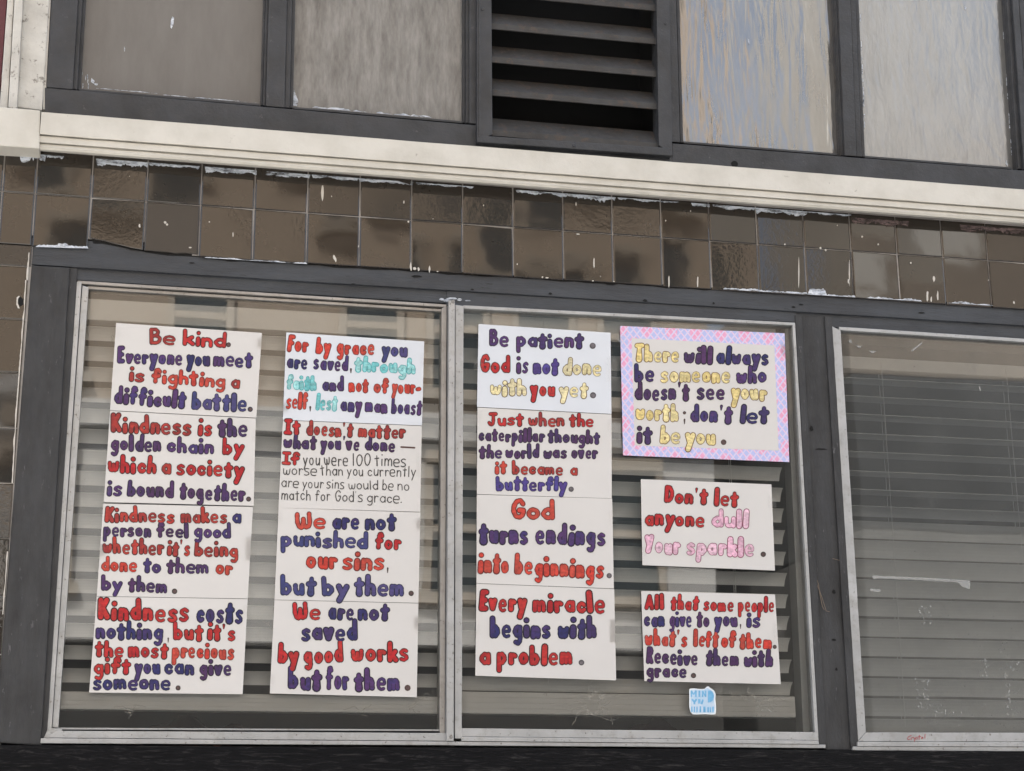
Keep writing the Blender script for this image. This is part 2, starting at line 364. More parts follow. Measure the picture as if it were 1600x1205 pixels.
# ------------------------------------------------------------------ tile wall
tw = empty('tiled_wall', at(300, 400, 0), 'dark brown glazed square tiles banded between cream moulding and window head', 'tiled wall')
x_first, pitch = at(54, 303.5, 0).x, .1524*.998
x_first = at(142, 312, 0).x-pitch
bm = bmesh.new(); rl = bm.verts.layers.float_color.new('Rnd')
def tile(pts, seed, matte=None, rip=None, tilt=.013):
    """pts: outline in world X,Z; a raised cushion-edged tile"""
    rnd = random.Random(seed)
    c = sum((Vector((p[0], 0, p[1])) for p in pts), Vector())/len(pts)
    ax, az = rnd.gauss(0, tilt), rnd.gauss(0, tilt)
    rv = (rnd.random() if rip is None else rip, rnd.random()*.9 if matte is None else matte, rnd.random(), 1)
    def ring(s, y):
        out = []
        for p in pts:
            q = Vector((p[0], 0, p[1])); d = q-c
            q = c + d - Vector((math.copysign(min(s*1.5, abs(d.x)), d.x), 0, math.copysign(min(s*1.15, abs(d.z)), d.z)))
            q.y = y + (q.x-c.x)*ax + (q.z-c.z)*az
            w = bm.verts.new(q); w[rl] = rv; out.append(w)
        return out
    A, Bv, Cv = ring(.0011, .009), ring(.0013, .0015), ring(.0032, .0)
    n = len(pts)
    for P, Q in ((A, Bv), (Bv, Cv)):
        for i in range(n): bm.faces.new((P[i], P[(i+1) % n], Q[(i+1) % n], Q[i]))
    bm.faces.new(Cv)
zm = at(400, mid_row(400), 0).z
def zrow(px, f): return at(px, f(px), 0).z
z_up = zm+pitch
nx0 = -6; nx1 = int((xb-x_first)/pitch)+1
special = {(0, 0): (.3, .2), (1, 0): (.95, .1), (1, 1): (.8, .3), (2, 1): (.1, 1.0), (5-1, 1): (1.0, .05), (3, 1): (.85, .1), (4, 0): (.1, .55), (13, 1): (.9, .1), (14, 0): (.9, .1), (14, 1): (.8, .1), (15, 1): (.85, .1)}
broken = {0: [(0, 384.5), (1, 386.5)], 1: [(0, 372), (.12, 375), (.26, 377), (.42, 381), (.6, 384), (.8, 388.5), (1, 391.5)],
          2: [(0, 392), (.2, 393.5), (.45, 395), (.6, 397), (.8, 396.5), (1, 398.5)]}
pxs = [54, 142, 231, 317, 402, 485, 566, 647, 726, 806, 883, 959, 1034, 1110, 1186, 1260, 1335, 1407, 1479, 1550]
for i in range(0, nx1):
    xA, xB = x_first+i*pitch, x_first+(i+1)*pitch
    tile([(xA, zm), (xB, zm), (xB, z_up), (xA, z_up)], 100+i, special.get((i, 0), (None, None))[1], special.get((i, 0), (None, None))[0])
    if i in broken:
        p0, p1 = pxs[i]-4, pxs[i+1]-4
        bt = [(xA+(xB-xA)*u, at(p0+(p1-p0)*u, y, 0).z) for u, y in broken[i]]
        pts = bt+[(xB, zm), (xA, zm)]
    else:
        pa = 54+i*78.5
        zz = at(900, tile_bot(900), 0).z + (.0012*math.sin(i*1.3))
        pts = [(xA, zz), (xB, zz), (xB, zm), (xA, zm)]
    tile(pts, 300+i, special.get((i, 1), (None, None))[1], special.get((i, 1), (None, None))[0])
# left return: narrow column above, stacked tiles beside the window post
cutx = [x_first, at(3, 302, 0).x]
while cutx[-1] > xa-.2: cutx.append(cutx[-1]-pitch)
zl = [z_up, zm, at(20, 381.5, 0).z, at(20, 415.5, 0).z]
for y in (498.5, 582, 668.5, 755, 842): zl.append(at(15, y, 0).z)
dz = (zl[3]-zl[-1])/5
while zl[-1] > .1: zl.append(zl[-1]-dz)
pedge = lv((49.5, 386), (13.6, 864))
xE = at(40, 500, 0).x
left_rip = {3: .2, 4: .2, 5: .2, 6: .15, 7: 1.0, 8: .9, 2: .1}
for r in range(len(zl)-1):
    lower = r >= 3
    rip = left_rip.get(r); mt = {2: .95}.get(r)
    edges = cutx if not lower else [xE-k*pitch for k in range(8)]
    if r == 2: edges = [xE+.006]+[xE-k*pitch for k in range(1, 8)]
    for k in range(len(edges)-1):
        tile([(edges[k+1], zl[r+1]), (edges[k], zl[r+1]), (edges[k], zl[r]), (edges[k+1], zl[r])], 900+r*20+k, mt, rip, .006 if r != 7 else .03)
obj('tiles', bm, tilem, tw)
bm = bmesh.new()
board(bm, [(300, ledge_bot(300)-20), (XR, ledge_bot(XR)-20), (XR, tile_bot(XR)-3), (300, tile_bot(300)-3)], .0035, .03, 0)
board(bm, [(XL, ledge_bot(XL)-20), (299.5, ledge_bot(299.5)-20), (299.5, 383), (XL, 383-.07*(299-XL)+8)], .0035, .03, 0)
obj('grout_bed', bm, groutm, tw)
bm = bmesh.new(); board(bm, [(XL, 330), (pedge(386)+2, 386), (pedge(1300), 1300), (XL, 1300)], .0033, .02, 0)
obj('grout_bed', bm, groutm, tw)
bm = bmesh.new()  # near-black strips painted as shadow under the tile edges, plus small hole marks
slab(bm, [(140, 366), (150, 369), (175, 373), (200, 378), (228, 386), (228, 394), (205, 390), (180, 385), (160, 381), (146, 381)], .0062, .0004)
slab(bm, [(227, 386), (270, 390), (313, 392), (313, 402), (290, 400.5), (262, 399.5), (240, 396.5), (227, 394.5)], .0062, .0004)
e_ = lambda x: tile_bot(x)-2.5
slab(bm, [(x, e_(x)) for x in range(313, 1140, 20)]+[(x, e_(x)+4.0+.9*math.sin(x*.11)+.7*math.sin(x*.037)) for x in range(1120, 312, -20)], .0061, .0004)  # shadow line along the tile bottom, put in as a dark slab
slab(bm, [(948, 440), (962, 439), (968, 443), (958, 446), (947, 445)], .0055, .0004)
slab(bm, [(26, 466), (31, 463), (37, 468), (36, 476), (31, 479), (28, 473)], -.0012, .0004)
obj('shadow_strip_and_hole', bm, shade_voidm, tw)
bm = bmesh.new()
def ragged(x0, y0, x1, y1, lo, hi):
    L_, R_ = [], []; n = int(abs(y1-y0)/4)
    for k in range(n+1):
        x, y = x0+(x1-x0)*k/n, y0+(y1-y0)*k/n
        w = lo+(hi-lo)*max(0, .5+noise.noise(Vector((y*.05, x0, 2)))+.4*noise.noise(Vector((y*.4, x0, 5))))
        L_.append((x-w, y)); R_.append((x+.6, y))
    slab(bm, L_+R_[::-1], -.0008, .0010)
ragged(45.5, 395, 43, 438, .5, 3); ragged(40.5, 438, 37, 500, .2, 2.2); ragged(36.5, 500, 24, 668, .3, 1.6); ragged(24, 668, 19.5, 755, .3, 2); ragged(12, 862, 4.5, 960, .2, 1.6)
slab(bm, [(26, 465), (29.5, 462.5), (31, 463.5), (28.2, 467), (27.8, 474), (30, 480), (31, 482), (28, 482), (25.6, 476)], -.0012, .0008)
obj('caulk', bm, creamp, tw)
# splashed paint on the tiles
tile_top = ln((63, 241.5), (1600, 356))
bm = bmesh.new()
for a, b, lo, hi in ((30, 72, 2, 18), (72, 100, 0, 9), (150, 232, 5, 15), (232, 312, 1, 9), (320, 404, 6, 12), (406, 485, 6, 10), (487, 560, 3, 7), (560, 646, 3, 8), (650, 740, 1, 5), (806, 880, 1, 8), (875, 962, 2, 13), (965, 1060, 1, 5), (1080, 1180, 3, 8), (1180, 1262, 4, 12), (1262, 1330, 0, 5)):
    smear(bm, a, b, tile_top, lo*.7, hi*.8)
smear(bm, 1130, 1262, lambda x: tile_bot(x)-1, 1, 4, dirn=-1); smear(bm, 1262, 1292, lambda x: tile_bot(x)-1, 6, 13, dirn=-1, step=3)
smear(bm, 1292, 1440, lambda x: tile_bot(x)-1, 0, 4, dirn=-1); smear(bm, 1480, 1590, lambda x: tile_bot(x)-1, 0, 4, dirn=-1)
smear(bm, 56, 138, lambda x: 386+.03*(x-56), 2, 5, dirn=-1); smear(bm, 88, 108, lambda x: 386, 3, 8, dirn=-1, step=3)
smear(bm, 320, 480, lambda x: tile_bot(x)-.5, 0, 2.5, dirn=-1)
for x in (): slab(bm, [(x-2, ledge_bot(x)+20), (x+1.4, ledge_bot(x)+20), (x+.7, ledge_bot(x)+52), (x-.8, ledge_bot(x)+52)], -.0006, .0008)
obj('paint_smear', bm, whitep, tw)
bm = bmesh.new()
for a, b in ((1330, 1420), (1500, 1600)): smear(bm, a, b, ln((1330, 340), (1600, 358)), 3, 12)
obj('paint_smear', bm, pinkp, tw)
bm = bmesh.new()
def drip(x, y, w, h, sl=0):
    n = 8; p = []
    for k in range(n):
        a = k*2*math.pi/n
        w_ = w*.8
        p.append((x+math.cos(a)*w_*(1+.3*random.uniform(-1, 1))+sl*math.sin(a)*h, y+math.sin(a)*h*(1+.2*random.uniform(-1, 1))))
    slab(bm, p, -.0006, .0010)
for q in ((504, 301, 2.4, 13, -.04), (523, 404, 2.4, 5.5, .3), (642, 417, 2, 7), (648, 420, 4, 2), (654, 421, 2, 3), (671, 421, 1.6, 5), (738, 424, 1.6, 4), (743, 424, 1.2, 4), (748, 424, 1.8, 4), (928, 411, 1.3, 7.5),
          (1045, 440, 1.5, 9), (1090, 441, 1.4, 9), (1248, 425, 1, 26), (1327, 428, 1, 20), (1326, 440, 2, 4), (1449, 463, 2, 9), (1455, 468, 1.4, 4), (1465, 462, 1.6, 7), (1459, 436, 2.2, 4.5), (1584, 475, 1.8, 4), (1423, 411, 1.6, 1.6), (1347, 370, 1.6, 1.6), (1372, 382, 1.6, 1.6),
          (1282, 388, 1.8, 2), (1290, 391, 1.8, 1.8), (1226, 382, 1.6, 1.4), (218, 353, 2, 3), (258, 348, 2.5, 2), (261, 351, 2, 1.5), (364, 367, 1, 4), (327, 347, 1.2, 1.2), (638, 346.5, 1.8, 1.5), (903, 366, 3.5, 1), (631, 316, 1.4, 2.4), (518, 307, 1, 1), (297, 387, 3, 1), (560, 385, 1, 1.6), (808, 413, 1, 1.4), (1079, 330, 1, 1), (1040, 345, 1, 1.4), (900, 319, .9, 3)):
    drip(*q)
for k in range(6):
    x = random.uniform(150, 1590); drip(x, random.uniform(ledge_bot(x)+15, tile_bot(x)-4), random.uniform(.5, .9), random.uniform(.5, 1.1))
for k in range(5): drip(random.uniform(690, 1130), 0, .1, .1) if False else drip(*(lambda x: (x, tile_bot(x)-random.uniform(1, 3), random.uniform(1, 3), random.uniform(.6, 1.4)))(random.uniform(600, 1130)))
obj('paint_drip', bm, creamp, tw)

# ------------------------------------------------------------------ cream moulding over the tiles: a profile run along the facade
mo = empty('sill_moulding', at(800, ledge_bot(800), -.03), 'long cream stepped moulding running under the transom windows', 'moulding')
bm = bmesh.new()
x0m = at(63, 200, -.07).x
prof = [(.03, 0, 0), (-.070, 0, 0), (-.073, .004, 0), (-.073, 33, 1), (-.072, 34.5, 1), (-.056, 35.2, 1), (-.056, 36.8, 1), (-.066, 37.2, 1), (-.065, 46.5, 1), (-.052, 47.2, 1), (-.052, 48.8, 1), (-.059, 49.4, 1), (-.061, 53, 1), (-.056, 57.5, 1), (-.040, 60, 1), (.02, 60.4, 1)]
nseg = 90
xs = [x0m+(xb-x0m)*k/nseg for k in range(nseg+1)]
zt = at(800, ledge_top(800), -.073).z
prev = None
for X in xs:
    ring = []
    for j, (Y, dp, _) in enumerate(prof):
        if dp <= .004: z = zt-(.0006 if j == 2 else 0) if Y < 0 else zt+.012
        else: z = at(800, ledge_top(800)+dp*(ledge_bot(800)-ledge_top(800))/60.4, Y).z
        nn = noise.noise_vector(Vector((X*14, j*1.7, 3)))*.0007 + noise.noise_vector(Vector((X*50, j*2.7, 8)))*(.0010 if j in (11, 12, 13, 4) else .0004)
        ring.append(bm.verts.new((X, Y+nn.y, z+nn.z)))
    if prev:
        for j in range(len(prof)): bm.faces.new((prev[j], prev[(j+1) % len(prof)], ring[(j+1) % len(prof)], ring[j]))
    else: bm.faces.new(ring)
    prev = ring
bm.faces.new(prev[::-1])
obj('moulding', bm, cream, mo)
bm = bmesh.new()                                           # dark soffit line left under the bead
board(bm, [(-600, ledge_bot(-600)-12), (XR, ledge_bot(XR)-6), (XR, ledge_bot(XR)+1), (-600, ledge_bot(-600)-3)], -.012, .02, .001, 60, .0008)
obj('caulk_strip', bm, groutm, mo)

# pilaster at the left of the transom
pl = empty('pilaster', at(35, 165, -.03), 'peeling cream pilaster with base block left of the transom windows', 'pilaster')
bm = bmesh.new()
e1 = lv((11, 0), (0, 150)); e2 = lv((22, 0), (12.5, 163)); e3 = lv((36, 0), (27, 165)); e4 = lv((77, 0), (66, 171))
for a, b, Y, d in ((e1, e2, -.030, .08), (e2, e3, -.045, .10), (e3, e4, -.022, .08)):
    board(bm, [(a(-330)+.5, -330), (b(-330)-.3, -330), (b(172)-.3, 172), (a(167)+.5, 167)], Y, d, .003, 60, .0010 if Y > -.04 else .0006)
obj('shaft', bm, cream_old, pl)
bm = bmesh.new(); board(bm, [(XL, 112), (63, 172.5), (61.5, 232), (XL, 185)], -.070, .11, .003, 40, .0009); obj('base_block', bm, cream, pl)
bm = bmesh.new(); board(bm, [(76.5, -330+330*0), (79.5, 0), (70.3, 171), (67, 171)], -.016, .05, .001, 30, .0004); obj('bead', bm, cream_old, pl)

# ------------------------------------------------------------------ transom window
YT, YG = -.018, .030
tr_ = empty('transom_window', at(800, 230, YT), 'row of slate framed transom lights with old obscured glass above the moulding', 'window')
bm = bmesh.new()
TOP = -300
def vbar(l0, l1, Y, dep, y0=TOP, y1=None, bv=.002, cuts=40, jit=.0006):
    ya = ledge_top(l0(200))+3 if y1 is None else y1(l0(200)); yb = ledge_top(l1(200))+3 if y1 is None else y1(l1(200))
    board(bm, [(l0(y0), y0), (l1(y0), y0), (l1(yb), yb), (l0(ya), ya)], Y, dep, bv, cuts, jit)
g1l, g1r = lv((135, 0), (126.7, 138)), lv((411, 0), (406.5, 161))
g2l, g2r = lv((462.7, 0), (458.7, 167)), lv((722.5, 0), (722.5, 189))
g4l, g4r = lv((1062.7, 0), (1068.7, 220)), lv((1300.8, 0), (1311, 240))
g5l, g5r = lv((1342.8, 0), (1352.6, 241.5)), lv((1567.8, 0), (1586, 262.5))
gb = ln((128, 138.5), (1586, 262.5)); gb12 = ln((127, 139), (722, 189.5)); gb45 = ln((1068.7, 221), (1586, 262))
rail_top = lambda x: (gb12(x) if x < 900 else gb45(x))+2.5
out_l = lv((80.5, 0), (70.5, 174))
# bottom rail in two lengths (either side of the vent) and stiles
board(bm, [(70, rail_top(72)), (748, rail_top(748)+2), (748, ledge_top(748)+4), (70, ledge_top(72)+4)], YT, .07, .002, 50, .0007)
board(bm, [(746, 222), (1052, 245), (1052, ledge_top(1052)+4), (746, ledge_top(746)+4)], YT+.001, .07, .002, 30, .0007)
board(bm, [(1050, rail_top(1050)+2), (XR, rail_top(XR)), (XR, ledge_top(XR)+4), (1050, ledge_top(1050)+4)], YT, .07, .002, 60, .0007)
sh = lambda f, d: (lambda y: f(y)+d)
rt = lambda x: rail_top(x)-.5
vbar(out_l, sh(g1l, -13), YT-.002, .07, y1=rt)
vbar(sh(g1l, -13.3), sh(g1l, -6), YT+.010, .06, y1=rt); vbar(sh(g1l, -6.3), sh(g1l, -1), YT+.028, .04, y1=rt)
for gr, gl_ in ((g1r, g2l), (g4r, g5l)):
    a, b = sh(gr, 2.0), sh(gl_, -3)
    vbar(sh(gr, 9), sh(gl_, -14), YT, .07, y1=rt)
    vbar(sh(gl_, -14.3), sh(gl_, -6), YT+.010, .06, y1=rt); vbar(sh(gl_, -6.3), sh(gl_, -1), YT+.028, .04, y1=rt)
    vbar(sh(gr, 4.5), sh(gr, 8.7), YT+.014, .05, y1=rt); vbar(sh(gr, .8), sh(gr, 4.3), YT+.030, .04, y1=rt)
lv_l, lv_r = lv((745, 0), (745, 222)), lv((1047, 0), (1051, 244))
vbar(sh(g2r, 11), sh(lv_l, 4), YT, .07, y1=rt); vbar(sh(g2r, 6), sh(g2r, 10.8), YT+.012, .05, y1=rt); vbar(sh(g2r, .8), sh(g2r, 5.8), YT+.030, .04, y1=rt)
vbar(sh(lv_r, -2), sh(g4l, -6), YT+.004, .07, y1=rt); vbar(sh(g4l, -5.8), sh(g4l, -.8), YT+.022, .04, y1=rt)
g6l = sh(g5r, 36)
vbar(sh(g5r, 14), sh(g5r, 24), YT, .07, y1=rt); vbar(sh(g5r, 24.3), sh(g5r, 34), YT+.012, .05, y1=rt)
vbar(sh(g5r, 5), sh(g5r, 13.7), YT+.014, .05, y1=rt); vbar(sh(g5r, .8), sh(g5r, 4.8), YT+.030, .04, y1=rt)
vbar(lv((1900, 0), (1935, 290)), lv((2150, 0), (2190, 300)), YT, .07, y1=rt)
# glazing bead along the bottom of each light, and the top rail
for a, b in ((g1l, g1r), (g2l, g2r), (g4l, g4r), (g5l, g5r)):
    xa_, xb_ = a(190), b(190)
    board(bm, [(xa_, rail_top(xa_)-2.8), (xb_, rail_top(xb_)-2.8), (xb_, rail_top(xb_)+.6), (xa_, rail_top(xa_)+.6)], YT+.020, .05, .0015, 30, .0005)
board(bm, [(70, TOP-60), (XR, TOP+70), (XR, TOP+110), (70, TOP-5)], YT-.004, .1, .003)
obj('frame', bm, slate, tr_)
def tpane(gl_, gr, m, lab):
    b2 = bmesh.new()
    P = []
    for f, d in ((gl_, -4), (gr, 4)):
        for y in (TOP-40, None):
            yy = rail_top(f(200))+4 if y is None else y
            P.append((f(yy)+d, yy))
    board(b2, [P[0], P[2], P[3], P[1]], YG, .006, .0005)
    o = obj('pane', b2, m, tr_); o['label'] = lab
tpane(g1l, g1r, pane_matte, 'flat brown coated pane with white paint flecks in its corner')
tpane(g2l, g2r, pane_streak, 'grey pane with dark vertical streaks')
tpane(g4l, g4r, pane_wavy, 'rippled pane mirroring sky and a tan building')
tpane(g5l, g5r, pane_wavy2, 'pebbled pale pane mirroring the sky')
tpane(g6l, lv((1880, 0), (1915, 290)), pane_wavy2, 'pebbled pane at the far right')
# paint flecks on the panes and the bolt hole
bm = bmesh.new()
def fleck(pts, Y=YG): slab(bm, pts, Y-.0005, .0006)
fleck([(269, 26), (272, 28), (271, 38), (268, 45), (266.5, 43), (267, 33)])
fleck([(143, 122), (148, 127), (146, 131), (142, 128)]); fleck([(147, 130), (153, 131), (152, 134), (148, 133)])
for k in range(9):
    x = 128+random.uniform(0, 10); y = 112+random.uniform(0, 22); fleck([(x, y), (x+.9, y+1), (x+.3, y+random.uniform(4, 9)), (x-.6, y+5)])
smear(bm, 150, 246, lambda x: gb12(x)-2.5, 0, 1.6, Y=YG-.0005, step=3, dirn=-1); smear(bm, 255, 405, lambda x: gb12(x)-1, 0, 1.8, Y=YG-.0005, step=4, dirn=-1)
fleck([(459, 140), (461.5, 146), (466, 158), (464, 166), (458, 165)]); smear(bm, 488, 548, lambda x: gb12(x)-1, 1, 4, Y=YG-.0005, step=4, dirn=-1)
for a, b in ((552, 573), (588, 612), (614, 642), (642, 674)): smear(bm, a, b, lambda x: gb12(x)-1, 0, 4, Y=YG-.0005, step=4, dirn=-1)
for y in range(10, 210, 6):
    h = random.uniform(3, 16)
    if random.random() < .35: x = g5l(y)+.6; fleck([(x-1, y), (x+random.uniform(0, .8), y+1), (x+random.uniform(0, .9), y+h), (x-1, y+h)])
    if random.random() < .35: x = g5r(y)-.6; fleck([(x-random.uniform(0, 1.2), y+40), (x+.8, y+41), (x+.8, y+40+h), (x-random.uniform(0, .7), y+40+h)])
fleck([(1571, 255), (1573, 250), (1575, 261)]); fleck([(1507, 10), (1510, 12), (1509, 15), (1507, 14)]); fleck([(194, 73), (195.5, 76), (195, 81), (193.8, 79)]); fleck([(1168, 60), (1170, 62), (1171, 71), (1169, 68)])
obj('paint_fleck', bm, whitep, tr_)
bm = bmesh.new()
c = at(1148, 257, YT-.0016)
vs = [bm.verts.new(c+Vector((math.cos(a)*.0105*(1+.12*math.sin(3*a)), 0, math.sin(a)*.012))) for a in [k*2*math.pi/16 for k in range(16)]]
r_ = bmesh.ops.extrude_face_region(bm, geom=[bm.faces.new(vs)]); bmesh.ops.translate(bm, verts=[v for v in r_['geom'] if isinstance(v, bmesh.types.BMVert)], vec=(0, .003, 0))
obj('bolt_hole', bm, shade_voidm, tr_)

# ------------------------------------------------------------------ louvre vent
YV = -.038
ve = empty('louvre_vent', at(900, 235, YV), 'slate metal louvre vent with sloping dark blades set between transom panes', 'vent')
bm = bmesh.new()
vl_o, vl_i = lv((745.5, 0), (745.5, 222)), lv((768, 0), (769.5, 202))
vr_i, vr_o = lv((1025.8, 0), (1029.5, 227)), lv((1046, 0), (1050.5, 243.5))
board(bm, [(vl_o(TOP), TOP), (vl_i(TOP), TOP), (vl_i(210), 210), (vl_o(221), 221)], YV, .06, .002, 30, .0005)
board(bm, [(vl_o(TOP)+3, TOP), (vl_o(TOP)+6, TOP), (vl_o(221)+6, 214), (vl_o(221)+3, 214)], YV-.003, .01, .001, 20, .0003)
board(bm, [(vr_i(TOP), TOP), (vr_o(TOP), TOP), (vr_o(243), 243), (vr_i(227), 227)], YV, .06, .002, 30, .0005)
board(bm, [(745.5, 211.5), (1050, 231.5), (1050.5, 243.5), (745.5, 222)], YV-.002, .06, .002, 30, .0005)
board(bm, [(vl_i(TOP)-20, TOP-40), (vr_i(TOP)+20, TOP-20), (vr_i(TOP)+20, TOP+10), (vl_i(TOP)-20, TOP-10)], YV-.001, .06, .002)
obj('frame', bm, slate, ve)
xl_, xr_ = at(766, 100, YV+.02).x, at(1031, 100, YV+.02).x
bm = bmesh.new()
LIP, DEP, SL = .0185, .080, R(50)
n_ = Vector((0, math.cos(SL), math.sin(SL))); th = .004
P0 = [(0, 0), (0, -LIP), (.005, -LIP), (.005, -.004), (DEP*math.cos(SL), DEP*math.sin(SL)-.004), (DEP*math.cos(SL), DEP*math.sin(SL))]
prev = None
for k in range(25):
    X = xl_+(xr_-xl_)*k/24
    ring = [bm.verts.new((X, y+noise.noise(Vector((X*30, j, 1)))*.0006, z+noise.noise(Vector((X*18, j, 5)))*.0008)) for j, (y, z) in enumerate(P0)]
    if prev:
        for j in range(6): bm.faces.new((prev[j], prev[(j+1) % 6], ring[(j+1) % 6], ring[j]))
    else: bm.faces.new(ring)
    prev = ring
bm.faces.new(prev[::-1])
z_l = [at(769, y, YV+.016).z for y in (-123, -70, -16.5, 36.5, 88.5, 140)]
s0 = obj('blade', bm, ventm, ve, loc=(0, 0, 0)); base = wloc(ve)
for k, z in enumerate(z_l):
    c = s0 if k == 0 else s0.copy()
    if k: col.objects.link(c); c.parent = ve
    c.location = Vector((0, YV+.016, z))-base
# bottom blade rests on the frame: shallower lip
c = s0.copy(); col.objects.link(c); c.parent = ve; c.location = Vector((0, YV+.012, at(769, 203, YV+.012).z))-base
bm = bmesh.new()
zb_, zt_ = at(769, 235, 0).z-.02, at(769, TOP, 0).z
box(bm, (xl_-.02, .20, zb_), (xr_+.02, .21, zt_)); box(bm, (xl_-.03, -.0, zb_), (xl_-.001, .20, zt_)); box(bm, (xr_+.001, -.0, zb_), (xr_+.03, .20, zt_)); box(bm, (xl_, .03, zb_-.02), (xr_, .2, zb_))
obj('duct', bm, shade_voidm, ve)
bm = bmesh.new()
sc = at(754, 14, YV-.001)
for k in range(2):
    ring = [bm.verts.new(sc+Vector((math.cos(a)*(.006-.002*k), -.002*k, math.sin(a)*(.006-.002*k)))) for a in [j*2*math.pi/10 for j in range(10)]]
    if k == 0: b0 = ring
for j in range(10): bm.faces.new((b0[j], b0[(j+1) % 10], ring[(j+1) % 10], ring[j]))
bm.faces.new(ring)
so = obj('screw', bm, slate, ve, loc=sc)
for px, py, yy in ((1040, 37, YV-.001), (897, 227, YV-.003)):
    c = so.copy(); col.objects.link(c); c.parent = ve; c.location = at(px, py, yy)-base

# ------------------------------------------------------------------ painted timber surround of the lower windows
ws = empty('window_surround', at(700, 460, .004), 'slate painted timber header and posts round the lower windows', 'window frame')
bm = bmesh.new()
hl = lambda x: 368+(x-50)*.0705 if x < 313 else tile_bot(x)-6
board(bm, [(46, 370), (XR, tile_bot(XR)-6), (XR, head_bot(XR)), (46, head_bot(46))], .0065, .07, .003, 110, .0009)
board(bm, [(108, head_bot(108)-.5), (XR, head_bot(XR)-.5), (XR, ln((1312, 511), (1600, 529.5))(XR)), (108, ln((120, 438.5), (697, 476))(108)-1)], .016, .06, .003, 110, .0007)
# fillet that closes the header down to the raised middle and right frames
board(bm, [(698, head_bot(698)+1), (1244, head_bot(1244)+1), (1244, 503.5), (698, 477.5)], .0125, .02, .002, 60, .0005)
obj('header', bm, slate_h, ws)
bm = bmesh.new()
board(bm, [(49, head_bot(49)+.5), (109, head_bot(109)+1), (64, 1166), (-9, 1160)], .0030, .07, .004, 90, .0014)
obj('post', bm, slate_v, ws)
bm = bmesh.new()
board(bm, [(108, head_bot(108)+1), (121, head_bot(121)+1), (74, 1140), (62.5, 1166)], .011, .06, .002, 60, .0006)
obj('post_strip', bm, slate_v, ws)
bm = bmesh.new()
board(bm, [(1252, 493), (1289.5, 494.5), (1331.5, 1173), (1290.5, 1172)], .0150, .07, .003, 70, .0010)
board(bm, [(1242.5, 492), (1253, 492.6), (1291.5, 1163), (1280, 1163)], .0085, .07, .002, 70, .0007)
board(bm, [(1288.7, 494.8), (1301, 495.5), (1341, 1163), (1329.5, 1168)], .0085, .07, .002, 70, .0007)
obj('post', bm, slate_v, ws)
bm = bmesh.new(); board(bm, [(1985, 535), (XR, 545), (XR, 1176), (1995, 1176)], .006, .07, .003, 20, .001); obj('post', bm, slate_v, ws)
bm = bmesh.new()
for x, y, a, b, Y in ((651, 432, 9, 2, .0065), (738, 452.5, 3, 1.4, .0065), (1240, 480, 3, 1.6, .0065), (1440, 489, 6, 1.2, .0065), (945, 442, 10, 2.2, .0065), (552, 444, 4, 1, .0065), (860, 459, 3, 2, .0065), (1008, 470, 4, 2.4, .0065), (1115, 474, 2, 2, .0065), (300, 411, 5, 1.2, .0065), (1252, 476, 4, 1.2, .0065), (1283, 702, 10, 1.5, .015), (1268, 670, 3, 5, .015), (1303, 1000, 4, 2, .015), (1307, 1046, 2, 3, .015), (1303, 925, 3, 4, .015)):
    slab(bm, [(x-a, y), (x-a*.4, y-b), (x+a*.5, y-b*.7), (x+a, y+b*.4), (x+a*.1, y+b*.8), (x-a*.6, y+b*.5)], Y-.0012, .0003)
obj('dent', bm, shade_voidm, ws)
# scraps on the post
bm = bmesh.new()
for pts in ([(1274, 911), (1277, 907), (1279, 914), (1281, 928), (1285, 948), (1288, 953)], [(1276, 912), (1283, 930), (1291, 955), (1296, 956)], [(1301, 873), (1309, 875), (1318, 878)], [(1272, 908), (1277, 912)]):
    tube(bm, [at(x, y, .010) for x, y in pts], .0011, 5)
obj('twine_scrap', bm, twinem, ws)
bm = bmesh.new()
for x, y, a, b in ((697, 470, 6, 2), (706, 467, 9, 2), (718, 468.5, 4, 2), (690, 468, 4, 2), (731, 470, 5, 1), (1308, 706, 1.2, 1)):
    slab(bm, [(x-a, y), (x-a*.3, y-b), (x+a*.6, y-b*.8), (x+a, y+b*.3), (x+a*.2, y+b), (x-a*.7, y+b*.7)], .0115, .0012)
obj('paint_splash', bm, whitep, ws)

bm = bmesh.new()
board(bm, [(XL, 1160), (XR, 1177), (XR, 1500), (XL, 1500)], -.006, .08, .004, 110, .0010)
bb = obj('bulkhead', bm, blackw, loc=at(700, 1185, 0))
tag(bb, 'rough black painted timber boarding below the windows', 'bulkhead')
bm = bmesh.new(); box(bm, (xa, .01, .004), (xb, .058, at(700, 1440, 0).z)); tag(obj('lower_wall', bm, blackw, loc=(xa, .01, 0)), 'black painted wall foot under the timber boarding', 'wall')

# ------------------------------------------------------------------ aluminium windows
def window(name, label): return empty(name, at(400, 1160, .02) if 'left' in label else at(1000, 1160, .02) if 'middle' in label else at(1470, 1160, .02), label, 'window')
Y1, Y2, Y3 = .034, .022, .022                       # glass fronts
wA = window('shop_window', 'left aluminium window holding eight lettered cards in two columns')
bm = bmesh.new()
board(bm, [(120, 440), (127.6, 441), (80.5, 1141), (73, 1139)], .014, .05, .001, 50, .0004)
board(bm, [(128.6, 446), (138.5, 449), (91, 1137), (81.5, 1137)], .020, .05, .001, 50, .0004)
board(bm, [(89, 1142), (697, 1145.5), (697, 1158), (70, 1153)], .010, .06, .001, 50, .0005)
board(bm, [(72.5, 1137), (97, 1139), (97, 1156), (67, 1154)], .0152, .05, .001)
board(bm, [(88, 1137), (690, 1140), (690, 1142.5), (88, 1140)], .026, .03, .0006, 30, .0003)
board(bm, [(64, 1153.5), (700, 1158.8), (700, 1164.5), (62, 1161.5)], .004, .06, .001, 50, .0006)
obj('frame', bm, alum, wA)
bm = bmesh.new()
